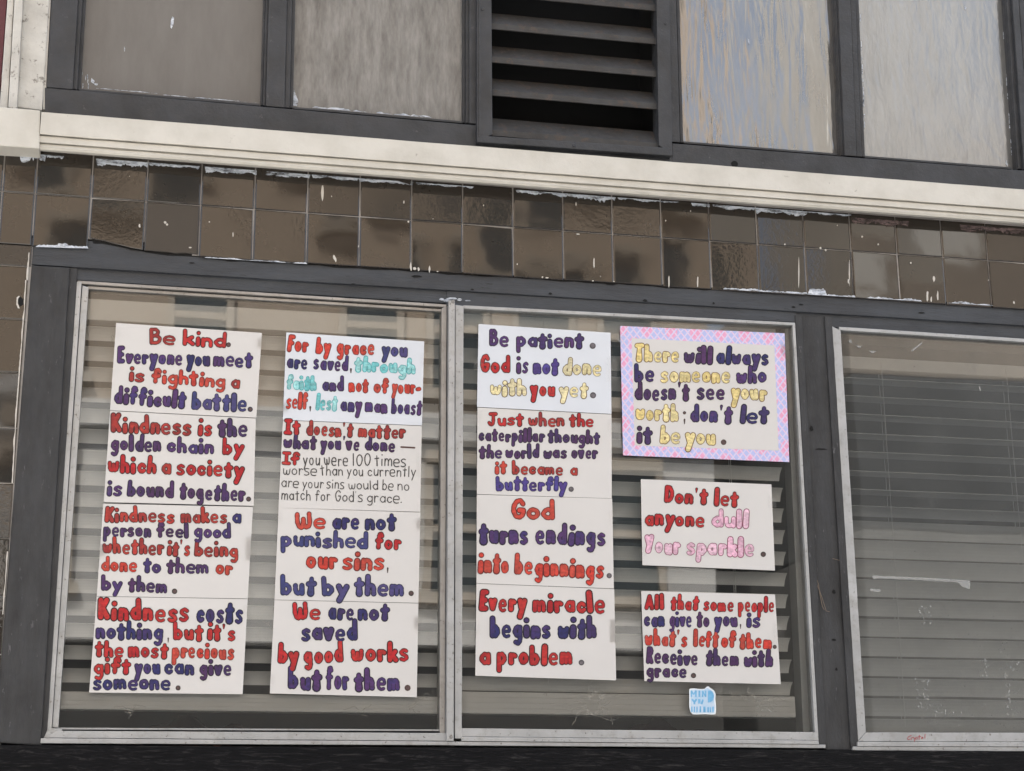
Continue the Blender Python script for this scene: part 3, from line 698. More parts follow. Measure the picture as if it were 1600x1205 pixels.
board(bm, [(121, 438.5), (698, 475.8), (698, 480), (121, 443)], .018, .05, .001, 50, .0004)
board(bm, [(137, 447), (692, 483), (692, 487), (137, 451.5)], .026, .04, .001, 50, .0004)
obj('top_rail', bm, alum_dull, wA)
bm = bmesh.new(); board(bm, [(690.3, 482), (698, 478), (695, 1157), (687, 1144)], .018, .05, .001, 50, .0004); obj('sash_stile', bm, alum_dull, wA)
bm = bmesh.new(); board(bm, [(136, 447), (692, 484), (689, 1142), (88, 1139)], Y1, .004, 0); obj('pane', bm, glass_clear, wA)

wB = window('shop_window', 'middle aluminium window holding seven lettered cards and a blue sticker')
bm = bmesh.new()
board(bm, [(724, 477), (1242, 504.2), (1242, 508.5), (724, 482)], .008, .05, .001, 50, .0004)
board(bm, [(1238.3, 506), (1242.4, 505), (1279.3, 1158), (1273.5, 1146)], .0075, .05, .001, 50, .0004)
board(bm, [(721, 1138), (1274, 1144), (1279, 1157), (721, 1151)], .006, .06, .001, 50, .0006)
board(bm, [(721, 1151.3), (1279, 1157.3), (1280, 1163), (721, 1158)], .002, .06, .001, 50, .0006)
board(bm, [(700, 1158.8), (1290, 1163.5), (1290, 1169), (700, 1164.7)], .0045, .06, .001, 50, .0006)
obj('frame', bm, alum, wB)
bm = bmesh.new()
board(bm, [(701.5, 469), (711, 470), (709, 1158), (698, 1158)], -.004, .06, .0015, 60, .0005)
board(bm, [(711.6, 476), (724.5, 478), (721.5, 1154), (710.6, 1154)], .004, .05, .0015, 60, .0006)
obj('mullion', bm, alum, wB)
for px, py in ((708, 471.5), (705, 1151)):
    bm = bmesh.new(); c0 = at(px, py, -.004)
    A = [bm.verts.new(c0+Vector((math.cos(k*math.pi/6)*.0055, -.0005, math.sin(k*math.pi/6)*.0055))) for k in range(12)]
    Bq = [bm.verts.new(c0+Vector((math.cos(k*math.pi/6)*.0040, -.0035, math.sin(k*math.pi/6)*.0040))) for k in range(12)]
    Cq = [bm.verts.new(c0+Vector((math.cos(k*math.pi/6)*.0016, -.0015, math.sin(k*math.pi/6)*.0016))) for k in range(12)]
    for P, Q in ((A, Bq), (Bq, Cq)):
        for k in range(12): bm.faces.new((P[k], P[(k+1) % 12], Q[(k+1) % 12], Q[k]))
    bm.faces.new(Cq); obj('screw', bm, alum_dull, wB)
bm = bmesh.new(); board(bm, [(722, 480), (1240, 506), (1275, 1146), (720, 1140)], Y2, .004, 0); obj('pane', bm, glass_clear, wB)
bm = bmesh.new(); board(bm, [(1226, 511), (1240, 511), (1271.5, 1146), (1255, 1146)], .045, .055, .002, 20, .0004); obj('inner_jamb', bm, slat_grey, wB)

wC = window('shop_window', 'right dusty aluminium window with half closed grey blinds and no cards')
bm = bmesh.new()
top3 = ln((1301, 510), (1600, 529.3))
board(bm, [(1300.5, 510), (1313.5, 516.5), (1353, 1144.5), (1341, 1158)], .008, .05, .001, 60, .0006)
board(bm, [(1311, top3(1311)), (1995, top3(1995)), (1995, top3(1995)+5.5), (1311, top3(1311)+5)], .007, .05, .001, 50, .0004)
board(bm, [(1353, 1144.5), (1995, 1146), (1995, 1160), (1341, 1158.5)], .006, .06, .001, 60, .0007)
board(bm, [(1340, 1159), (1995, 1160.5), (1995, 1168), (1340, 1166)], .002, .06, .001, 60, .0007)
board(bm, [(1333, 1166.6), (1995, 1168.4), (1995, 1176), (1332, 1173)], .0045, .06, .001, 60, .0007)
board(bm, [(1985, 540), (1996, 540), (1996, 1160), (1985, 1145)], .008, .05, .001)
obj('frame', bm, alum, wC)
bm = bmesh.new(); board(bm, [(1311, 514), (1990, 558), (1990, 1148), (1350, 1147)], Y3, .004, 0); obj('pane', bm, glass_dusty, wC)
bm = bmesh.new()
slab(bm, [(1363, 899.5), (1400, 901), (1450, 903), (1516, 907), (1515, 921), (1502, 916), (1496, 910), (1440, 907), (1372, 904), (1364, 905)], Y3-.0003, .0003)
slab(bm, [(1359, 920), (1376, 921), (1375, 925.5), (1360, 924)], Y3-.0003, .0003)
slab(bm, [(1325, 534), (1329, 530), (1332, 536), (1328, 535)], Y3-.0003, .0003); slab(bm, [(1337, 539), (1347, 542), (1342, 544)], Y3-.0003, .0003); slab(bm, [(1357, 548), (1370, 549), (1363, 552)], Y3-.0003, .0003)
slab(bm, [(1529, 603), (1531, 604), (1533, 611), (1531, 611)], Y3-.0003, .0003); slab(bm, [(1423, 548), (1440, 535), (1441, 537), (1426, 549)], Y3-.0003, .0003)
obj('tape_residue', bm, residue, wC)
def specks(win, Y, areas, m, seed, name='smudge'):
    rnd = random.Random(seed); bm = bmesh.new()
    for x0, y0, x1, y1, n, s in areas:
        for _ in range(n):
            x, y = rnd.uniform(x0, x1), rnd.uniform(y0, y1); w, h = rnd.uniform(.3, 1)*s, rnd.uniform(.3, 1.6)*s
            slab(bm, [(x-w, y), (x-w*.2, y-h), (x+w, y-h*.2), (x+w*.4, y+h)], Y-.0003, .0003)
    obj(name, bm, m, win)
specks(wC, Y3, [(1436, 945, 1456, 975, 30, 1.3), (1430, 1060, 1452, 1110, 45, 1.4), (1450, 1098, 1490, 1120, 26, 1.2), (1530, 1030, 1545, 1060, 20, 1.3), (1570, 1030, 1592, 1120, 50, 1.5), (1560, 995, 1580, 1025, 14, 1), (1320, 530, 1600, 1140, 60, .9), (1440, 1110, 1600, 1140, 26, 1)], residue, 4)
specks(wA, Y1, [(100, 470, 690, 1130, 22, .8), (120, 1110, 130, 1112, 1, 1.6), (124, 1040, 126, 1042, 1, 2)], residue, 6)
specks(wB, Y2, [(730, 500, 1250, 1130, 22, .8), (1180, 1085, 1205, 1120, 26, .9)], residue, 8)
def wisps(win, Y, starts, seed):
    rnd = random.Random(seed); bm = bmesh.new()
    for x, y, n, s in starts:
        for _ in range(n):
            p = [Vector((x+rnd.uniform(-s, s)*.7, y+rnd.uniform(-s, s)*.3))]; a = rnd.uniform(0, 6.28)
            for k in range(12):
                a += rnd.gauss(0, .7); p.append(p[-1]+Vector((math.cos(a), math.sin(a)*.7))*s*.16)
            tube(bm, [at(q.x, q.y, Y-.001) for q in p], .00045, 4)
    obj('glue_wisp', bm, stringm, win)
wisps(wA, Y1, [(205, 1108, 6, 14), (640, 1110, 3, 14), (965-400, 1110, 3, 16), (665, 1085, 2, 12), (178, 524, 2, 7), (418, 975, 2, 8)], 3)
wisps(wB, Y2, [(930, 1085, 7, 18), (930, 1112, 9, 26), (1170, 1085, 6, 16), (1195, 1100, 6, 18), (858, 1088, 1, 8)], 5)

# ------------------------------------------------------------------ blinds
def blind(label, xpx0, xpx1, ytop, headpx, Yc, zrows, tilt, m, depth, cords, rail_px, refx):
    """tilt(z index) in radians, street edge up; zrows: world heights of the slats"""
    X0, X1 = xpx0, xpx1
    t = empty('blind', ((X0+X1)/2, Yc, zrows[0]+.05), label, 'blind')
    b = bmesh.new(); zt = at(refx, headpx[0], Yc).z; zb = at(refx, headpx[1], Yc).z
    box(b, (X0, Yc-.022, zb), (X1, Yc+.03, zt), .003, cuts=20, jit=.0004); obj('headrail', b, m, t)
    b = bmesh.new(); n = 5; th = .0022; prev = None
    for k in range(15):
        X = (X0-X1)/2+(X1-X0)*k/14; ring = []
        for j in range(n+1):
            u = j/n-.5; ring.append((u*depth, .0045*(1-4*u*u)))
        ring = ring+[(y, z-th) for y, z in ring[::-1]]
        vs = [b.verts.new((X, y, z+noise.noise(Vector((X*4, y*9, 2)))*.0012)) for y, z in ring]
        if prev:
            for j in range(len(vs)): b.faces.new((prev[j], prev[(j+1) % len(vs)], vs[(j+1) % len(vs)], vs[j]))
        else: b.faces.new(vs)
        prev = vs
    b.faces.new(prev[::-1])
    s = obj('slat', b, m, t, loc=(0, 0, 0), smooth=False)
    rnd = random.Random(len(label))
    for k, z in enumerate(zrows):
        c = s if k == 0 else s.copy()
        if k: col.objects.link(c); c.parent = t
        c.location = Vector(((X0+X1)/2, Yc, z))-t.location
        c.rotation_euler = (-tilt(k)+rnd.gauss(0, .02), rnd.gauss(0, .0012), 0)
    b = bmesh.new(); za, zc = at(refx, rail_px[0], Yc-.03).z, at(refx, rail_px[1], Yc-.03).z
    if rail_px[0] < 1200:
        box(b, (X0-.003, Yc-.022, zc), (X1+.003, Yc+.025, za), .004, cuts=20, jit=.0004)
        for k in range(1, 4): box(b, (X0-.001, Yc-.024, zc+(za-zc)*k/4), (X1+.001, Yc-.018, zc+(za-zc)*k/4+.002))
        obj('bottom_rail', b, m, t)
    else: b.free()
    for cx in cords:
        b = bmesh.new()
        for dx, dy in ((0, -.024), (.012, .026)):
            tube(b, [Vector((cx+dx, Yc+dy, zt-.01)), Vector((cx+dx+.001, Yc+dy, (zt+zrows[-1])/2)), Vector((cx+dx, Yc+dy, zrows[-1]))], .0011, 5)
        obj('cord', b, m, t)
YC = .078
def rows(refx, y0, y1, n, Y): 
    a, b_ = at(refx, y0, Y).z, at(refx, y1, Y).z
    return [a+(b_-a)*k/(n-1) for k in range(n)]
blind('pale slatted blind behind the left window and its two columns of cards', at(95, 700, YC).x, at(688, 700, YC).x, 0, (470, 503), YC, rows(135, 520, 1055, 17, YC), lambda k: R(51), slatm, .043, [], (1080, 1108), 135)
blind('pale slatted blind behind the middle window, its slat ends showing beside the cards', at(700, 700, YC).x, at(1232, 1000, YC).x, 0, (500, 540), YC, rows(1000, 570, 1072, 16, YC), lambda k: R(52), slatm, .045, [at(1140, 800, YC).x, at(850, 800, YC).x], (1084, 1118), 1000)
YC3 = .072
zr3 = rows(1330, 594, 1136, 19, YC3)
blind('dull grey blind in the right window, upper slats flat and lower slats shut', at(1300, 600, YC3).x, at(1990, 700, YC3).x, 0, (560, 579), YC3, zr3, lambda k: R(4) if k < 7 else R(24) if k == 7 else R(62), slat_grey, .054, [at(1387, 800, YC3).x, at(1585, 800, YC3).x], (1300, 1310), 1330)

# cloth heaped on the inner shelf behind the glass
def heap(name, x0, x1, Y, h, m, label, seed):
    b = bmesh.new(); zs = z_sill-.12
    NX, NY = 26, 9; g = []
    xA, xB = at(x0, 1120, Y).x, at(x1, 1120, Y).x
    for i in range(NX+1):
        rw = []
        for j in range(NY+1):
            u, v = i/NX, j/NY
            hh = h*math.sin(math.pi*u)**.5*math.sin(math.pi*(.12+.76*v))*(1+.45*noise.noise(Vector((u*6+seed, v*4, seed))))
            if i in (0, NX) or j in (0, NY): hh = 0
            rw.append(b.verts.new((xA+(xB-xA)*u, Y+.22*v, zs+hh)))
        g.append(rw)
    for i in range(NX):
        for j in range(NY): b.faces.new((g[i][j], g[i+1][j], g[i+1][j+1], g[i][j+1]))
    o = obj(name, b, m, loc=((xA+xB)/2, Y+.1, zs), smooth=True); tag(o, label, 'cloth')
heap('cloth_heap', 140, 500, .24, .20, maroonc, 'dark maroon cloth heaped under the left blind', 1)
heap('cloth_heap', 880, 1240, .24, .20, maroonc, 'dark maroon cloth heaped under the middle blind', 7)
heap('folded_cloth', 322, 378, .19, .145, pinkc, 'small pink cloth showing under the left blind beside the maroon heap', 3)

# ------------------------------------------------------------------ hand lettering
G = {
 'a': (.74, ['c .72,.72 .55,.98 .3,1 0,.5 .3,0 .55,.04 .72,.3', 'l .76,1 .76,0']),
 'b': (.74, ['l 0,2 0,0', 'c 0,.7 .2,.98 .45,1 .74,.5 .45,0 .2,.03 0,.3']),
 'c': (.66, ['c .66,.78 .4,1 .12,.85 0,.5 .12,.15 .4,0 .66,.2']),
 'd': (.74, ['l .76,2 .76,0', 'c .74,.7 .55,.98 .3,1 0,.5 .3,0 .55,.03 .74,.3']),
 'e': (.74, ['c .02,.54 .4,.52 .80,.56 .72,1.0 .38,1.15 .02,.92 -.08,.46 .08,.02 .42,-.14 .74,-.02']),
 'f': (.66, ['c .68,1.72 .52,2 .3,1.9 .25,1.5 .24,1 .22,0', 'l 0,1.02 .58,1.06']),
 'g': (.74, ['c .72,.72 .55,.98 .3,1 0,.5 .3,0 .55,.04 .72,.3', 'c .76,1 .76,.2 .72,-.6 .45,-1 .1,-.85']),
 'h': (.70, ['l 0,2 0,0', 'c 0,.6 .2,.95 .42,1 .65,.75 .7,0']),
 'i': (.12, ['l .06,.9 .06,0', 'd .06,1.75']),
 'k': (.68, ['l 0,2 0,0', 'l .62,1.05 .06,.45', 'l .25,.6 .7,0']),
 'l': (.12, ['l .06,2 .06,0']),
 'm': (1.1, ['l 0,1 0,0', 'c 0,.6 .18,.95 .34,1 .52,.75 .55,0', 'c .55,.6 .72,.95 .88,1 1.06,.75 1.1,0']),
 'n': (.68, ['l 0,1 0,0', 'c 0,.6 .2,.95 .42,1 .64,.75 .68,0']),
 'o': (.74, ['o .37,.5 .37,.5']),
 'p': (.74, ['l 0,1 .0,-1', 'c 0,.7 .2,.98 .45,1 .74,.5 .45,0 .2,.03 0,.3']),
 'r': (.56, ['l .02,1 .06,0', 'c .04,.5 .18,.9 .38,1 .58,.88']),
 's': (.64, ['c .66,.98 .36,1.12 .0,.86 .2,.58 .5,.44 .66,.14 .3,-.12 -.04,.02']),
 't': (.58, ['t .3,1.75 .3,0', 'l 0,1.12 .6,1.2']),
 'u': (.70, ['c 0,1 .02,.4 .15,.05 .4,.02 .62,.3', 'l .7,1 .7,0']),
 'v': (.66, ['l 0,1 .32,.02', 'l .32,.02 .66,1']),
 'w': (1.0, ['c 0,1 .04,.3 .22,0 .42,.1 .5,.75', 'c .5,.75 .55,.15 .75,0 .95,.3 1.0,1']),
 'y': (.74, ['l 0,1 .34,.1', 'l .76,1 .12,-1']),
 'B': (.72, ['l 0,2 0,0', 'c 0,2 .4,2 .6,1.6 .42,1.2 .05,1.05', 'c .05,1.05 .5,1.05 .74,.55 .5,.02 0,0']),
 'E': (.62, ['l .04,2 0,0', 'l .04,2 .62,2', 'l 0,1.02 .5,1.06', 'l 0,0 .66,.04']),
 'F': (.62, ['l .04,2 0,0', 'l .04,2 .64,1.98', 'l 0,1.05 .5,1.08']),
 'K': (.74, ['l 0,2 0,0', 'l .68,2 .06,.9', 'l .2,1.1 .76,0']),
 'J': (.80, ['l .15,2 .85,2', 'c .52,2 .54,.8 .45,.1 .2,0 0,.35']),
 'G': (.82, ['c .78,1.62 .55,2 .2,1.8 0,1 .2,.15 .55,0 .8,.4 .82,.85', 'l .82,.85 .5,.85']),
 'T': (.84, ['l 0,1.96 .86,2', 't .42,1.9 .42,0']),
 'D': (.78, ['l 0,2 0,0', 'c 0,2 .45,1.95 .78,1.2 .7,.5 .4,.05 0,0']),
 'A': (.78, ['l 0,0 .36,2', 'l .36,2 .78,0', 'l .15,.65 .62,.65']),
 'R': (.76, ['l 0,2 0,0', 'c 0,2 .45,2 .68,1.55 .45,1.1 .05,1.0', 'l .28,.95 .76,0']),
 'I': (.60, ['l .3,2 .3,0', 'l 0,2 .6,2', 'l 0,0 .6,0']),
 'W': (1.15, ['c 0,1.75 .0,.7 .2,.02 .45,.1 .55,1.1', 'c .55,1.1 .62,.2 .85,0 1.1,.4 1.1,1.75']),
 '1': (.12, ['l .06,2 .06,0']), '0': (.8, ['o .4,1 .4,1']),
 '.': (.10, ['D .05,.12']), ',': (.14, ['q .12,.15 .05,-.45']), ';': (.14, ['D .07,.85', 'q .12,.1 .03,-.5']),
 "'": (.08, ['q .06,2.0 .02,1.5']), '-': (.5, ['l 0,.55 .5,.6']), '_': (1.0, ['h 0,.55 1,.6']),
}
INK = {  # fill colours (a letter picks between two), outline
 'r': ((188, 20, 32), (196, 42, 40), (54, 8, 16)), 'b': ((158, 44, 44), (190, 56, 46), (66, 18, 22)), 'o': ((214, 58, 44), (206, 74, 58), (112, 26, 24)),
 'p': ((84, 46, 108), (62, 46, 112), (32, 18, 46)), 'P': ((78, 38, 92), (66, 40, 96), (30, 16, 40)), 'n': ((36, 38, 102), (66, 44, 104), (16, 14, 42)),
 'v': ((76, 66, 150), (80, 52, 130), (40, 30, 84)), 's': ((58, 64, 124), (80, 70, 128), (30, 30, 64)), 'c': ((240, 226, 172), (246, 234, 190), (112, 88, 60)),
 'g': ((242, 218, 142), (246, 230, 170), (124, 88, 44)), 't': ((120, 208, 212), (168, 226, 226), (88, 186, 192)), 'k': ((246, 190, 216), (246, 206, 224), (150, 84, 108)),
 'd': ((70, 62, 58), (70, 62, 58), (60, 52, 50)), 'e': ((112, 106, 112), (112, 106, 112), (84, 78, 84)), 'w': ((104, 72, 68), (104, 72, 68), (84, 58, 54)), 'x': ((56, 52, 52), (56, 52, 52), (56, 52, 52)),
}
def stroke_pts(s):
    k, *ps = s.split(); P = [tuple(map(float, p.split(','))) for p in ps]
    if k == 'o':
        (cx, cyy), (rx, ry) = P
        return k, [(cx+rx*math.cos(a), cyy+ry*math.sin(a)) for a in [j*2*math.pi/14+.3 for j in range(15)]]
    if k == 'c':
        out = []; n = len(P)
        for i in range(n-1):
            p0, p1, p2, p3 = P[max(i-1, 0)], P[i], P[i+1], P[min(i+2, n-1)]
            for q in range(4):
                t = q/4; out.append(tuple(.5*((2*p1[m])+(-p0[m]+p2[m])*t+(2*p0[m]-5*p1[m]+4*p2[m]-p3[m])*t*t+(-p0[m]+3*p1[m]-3*p2[m]+p3[m])*t**3) for m in (0, 1)))
        return k, out+[P[-1]]
    return k, P
GR = {'e': .58, 's': .70, 'a': .80, 'g': .82, 'B': .82, 'R': .82, 'o': .86, 'b': .88, 'd': .88, 'p': .88, 'c': .88, 'm': .86, 'w': .86, 'u': .92, 'n': .95, 'h': .95, 'l': 1.12, 'i': 1.1, 't': 1.0, 'G': .9, 'D': .92, 'r': .95}
GS = {c: (w, [stroke_pts(s) for s in st]) for c, (w, st) in G.items()}
class Ink:
    def __init__(s): s.v, s.f, s.c = [], [], []
    def poly(s, pts, c):
        i = len(s.v); s.v += pts; s.c += [c]*len(pts); s.f.append(tuple(range(i, i+len(pts))))
def letter_line(name, parent, z, words, y0, y1, xh0, Yp, bul, rnd, thin=False, asc=1.62, desc=.55):
    """z = (ox, oy, scale) of the enlarged view the numbers were read from; words = (text, ink, x0, x1)"""
    I = Ink(); ox, oy, sc = z
    xs0, xs1 = words[0][2], words[-1][3]
    def put(P, lay):
        out = []
        for x, y in P:
            px, py = ox+x/sc, oy+y/sc
            p = at(px, py, Yp-bul(px, py)-lay); out.append((p.x, p.y, p.z))
        return out
    li = 0
    for text, ik, x0, x1 in words:
        th = thin or ik == 'x'
        wsum = sum(GS[c][0] for c in text); n = len(text); wd = x1-x0
        gapk = 2.05 if not th else 5.0
        xh = xh0*1.09 if not th else xh0
        r = min((.212 if not th else .074)*xh, wd/(2+gapk*(n-1)+2.05*wsum)) if text not in '.,;' else min(.24*xh, wd*.5)
        if th: r = .068*xh
        unit = (wd-2*r-gapk*r*(n-1))/wsum if wsum else 1
        if text in '.,;': unit = min(unit, xh*.7)
        cur = x0+r
        fa, fb, oc = [lin(*q) for q in INK[ik]]
        ph = rnd.random()*10
        for ci, ch in enumerate(text):
            gw, st = GS[ch]
            lx = cur+gw*unit/2
            by = y0+(y1-y0)*(lx-xs0)/max(1, xs1-xs0)+rnd.gauss(0, .03)*xh
            slope = (y1-y0)/max(1, xs1-xs0)
            rot_ = rnd.gauss(0, .035)+slope; sc_y = rnd.gauss(1, .035); rr_ = r*rnd.uniform(.95, 1.08)*(1 if th else GR.get(ch, 1))
            tcol = .5+.5*math.sin(ph+ci*1.1); k1 = rnd.uniform(.88, 1.1)
            fc = tuple((a*tcol+b*(1-tcol))*k1 for a, b in zip(fa, fb)); hue = rnd.random()*6; amp = .5 if ik in 'pPnvsbr' else .2
            occ = (*oc, 1)
            dot = lin(118, 112, 116) if ik == 'e' else lin(96, 74, 72)
            def hatch(e):
                if ch in '.,;' and ik not in ('c', 'k', 'g'): return (*dot, 1)
                t_ = min(1, max(0, tcol+amp*math.sin(hue+e*.21)))
                return (*[(a*t_+b*(1-t_))*k1 for a, b in zip(fa, fb)], 1)
            def M(p):
                gx, gy = p
                yy = r+gy*(xh-2*r) if 0 <= gy <= 1 else (xh-r)+(gy-1)*(asc*xh-xh) if gy > 1 else r+gy*(desc*xh)
                yy *= sc_y; X = (gx-gw/2)*unit
                return (lx+X*math.cos(rot_)+yy*math.sin(rot_), by+X*math.sin(rot_)-yy*math.cos(rot_))
            prim = 0
            for layer, rad, cc in ((.0004, 1.0, occ), (.0010, .74 if ik in ('c', 'k', 'g') else .66, None)):
                if th and layer > .0005: continue
                e = 0
                for kind, P in st:
                    Q = [M(p) for p in P]
                    if kind in 'dD':
                        rads = [rr_*(1.12 if kind == 'D' else 1.0)*(1.35 if th else 1)]
                    elif kind == 't': rads = [rr_*.86, rr_*1.42]
                    elif kind == 'q': rads = [rr_*.6, rr_*.28]
                    elif kind == 'h': rads = [rr_*.42]*2
                    elif kind == 'l': rads = [rr_*1.10, rr_*(1.16 if not th else 1.1)]
                    else: rads = [rr_*(1+.07*math.sin(2*i+ci)) for i in range(len(Q))]
                    rads = [q*rad if kind != 'q' or layer < .0005 else q*.4 for q in rads]
                    for i, p in enumerate(Q):
                        if kind == 'o' and i == len(Q)-1: break
                        m = 10; rd = rads[i]
                        I.poly(put([(p[0]+math.cos(a)*rd, p[1]-math.sin(a)*rd) for a in [j*2*math.pi/m+.4 for j in range(m)]], layer+e*.000008+(li % 2)*.000004), cc or hatch(e)); e += 1
                    for i in range(len(Q)-1):
                        a, b = Q[i], Q[i+1]; dx, dy = b[0]-a[0], b[1]-a[1]; l = math.hypot(dx, dy)
                        if l < 1e-6: continue
                        nx, ny = -dy/l, dx/l
                        ra, rb = rads[i], rads[(i+1) % len(rads)]
                        I.poly(put([(a[0]+nx*ra, a[1]+ny*ra), (a[0]-nx*ra, a[1]-ny*ra), (b[0]-nx*rb, b[1]-ny*rb), (b[0]+nx*rb, b[1]+ny*rb)], layer+e*.000008+(li % 2)*.000004), cc or hatch(e)); e += 1
            cur += gw*unit+gapk*r; li += 1
    base = wloc(parent)
    me = bpy.data.meshes.new(name)
    me.from_pydata([(x-base.x, y-base.y, z_-base.z) for x, y, z_ in I.v], [], I.f)
    ca = me.color_attributes.new('Ink', 'FLOAT_COLOR', 'POINT'); ca.data.foreach_set('color', [q for c in I.c for q in c])
    me.materials.append(ink)
    o = bpy.data.objects.new(name, me); col.objects.link(o); o.parent = parent
    return o

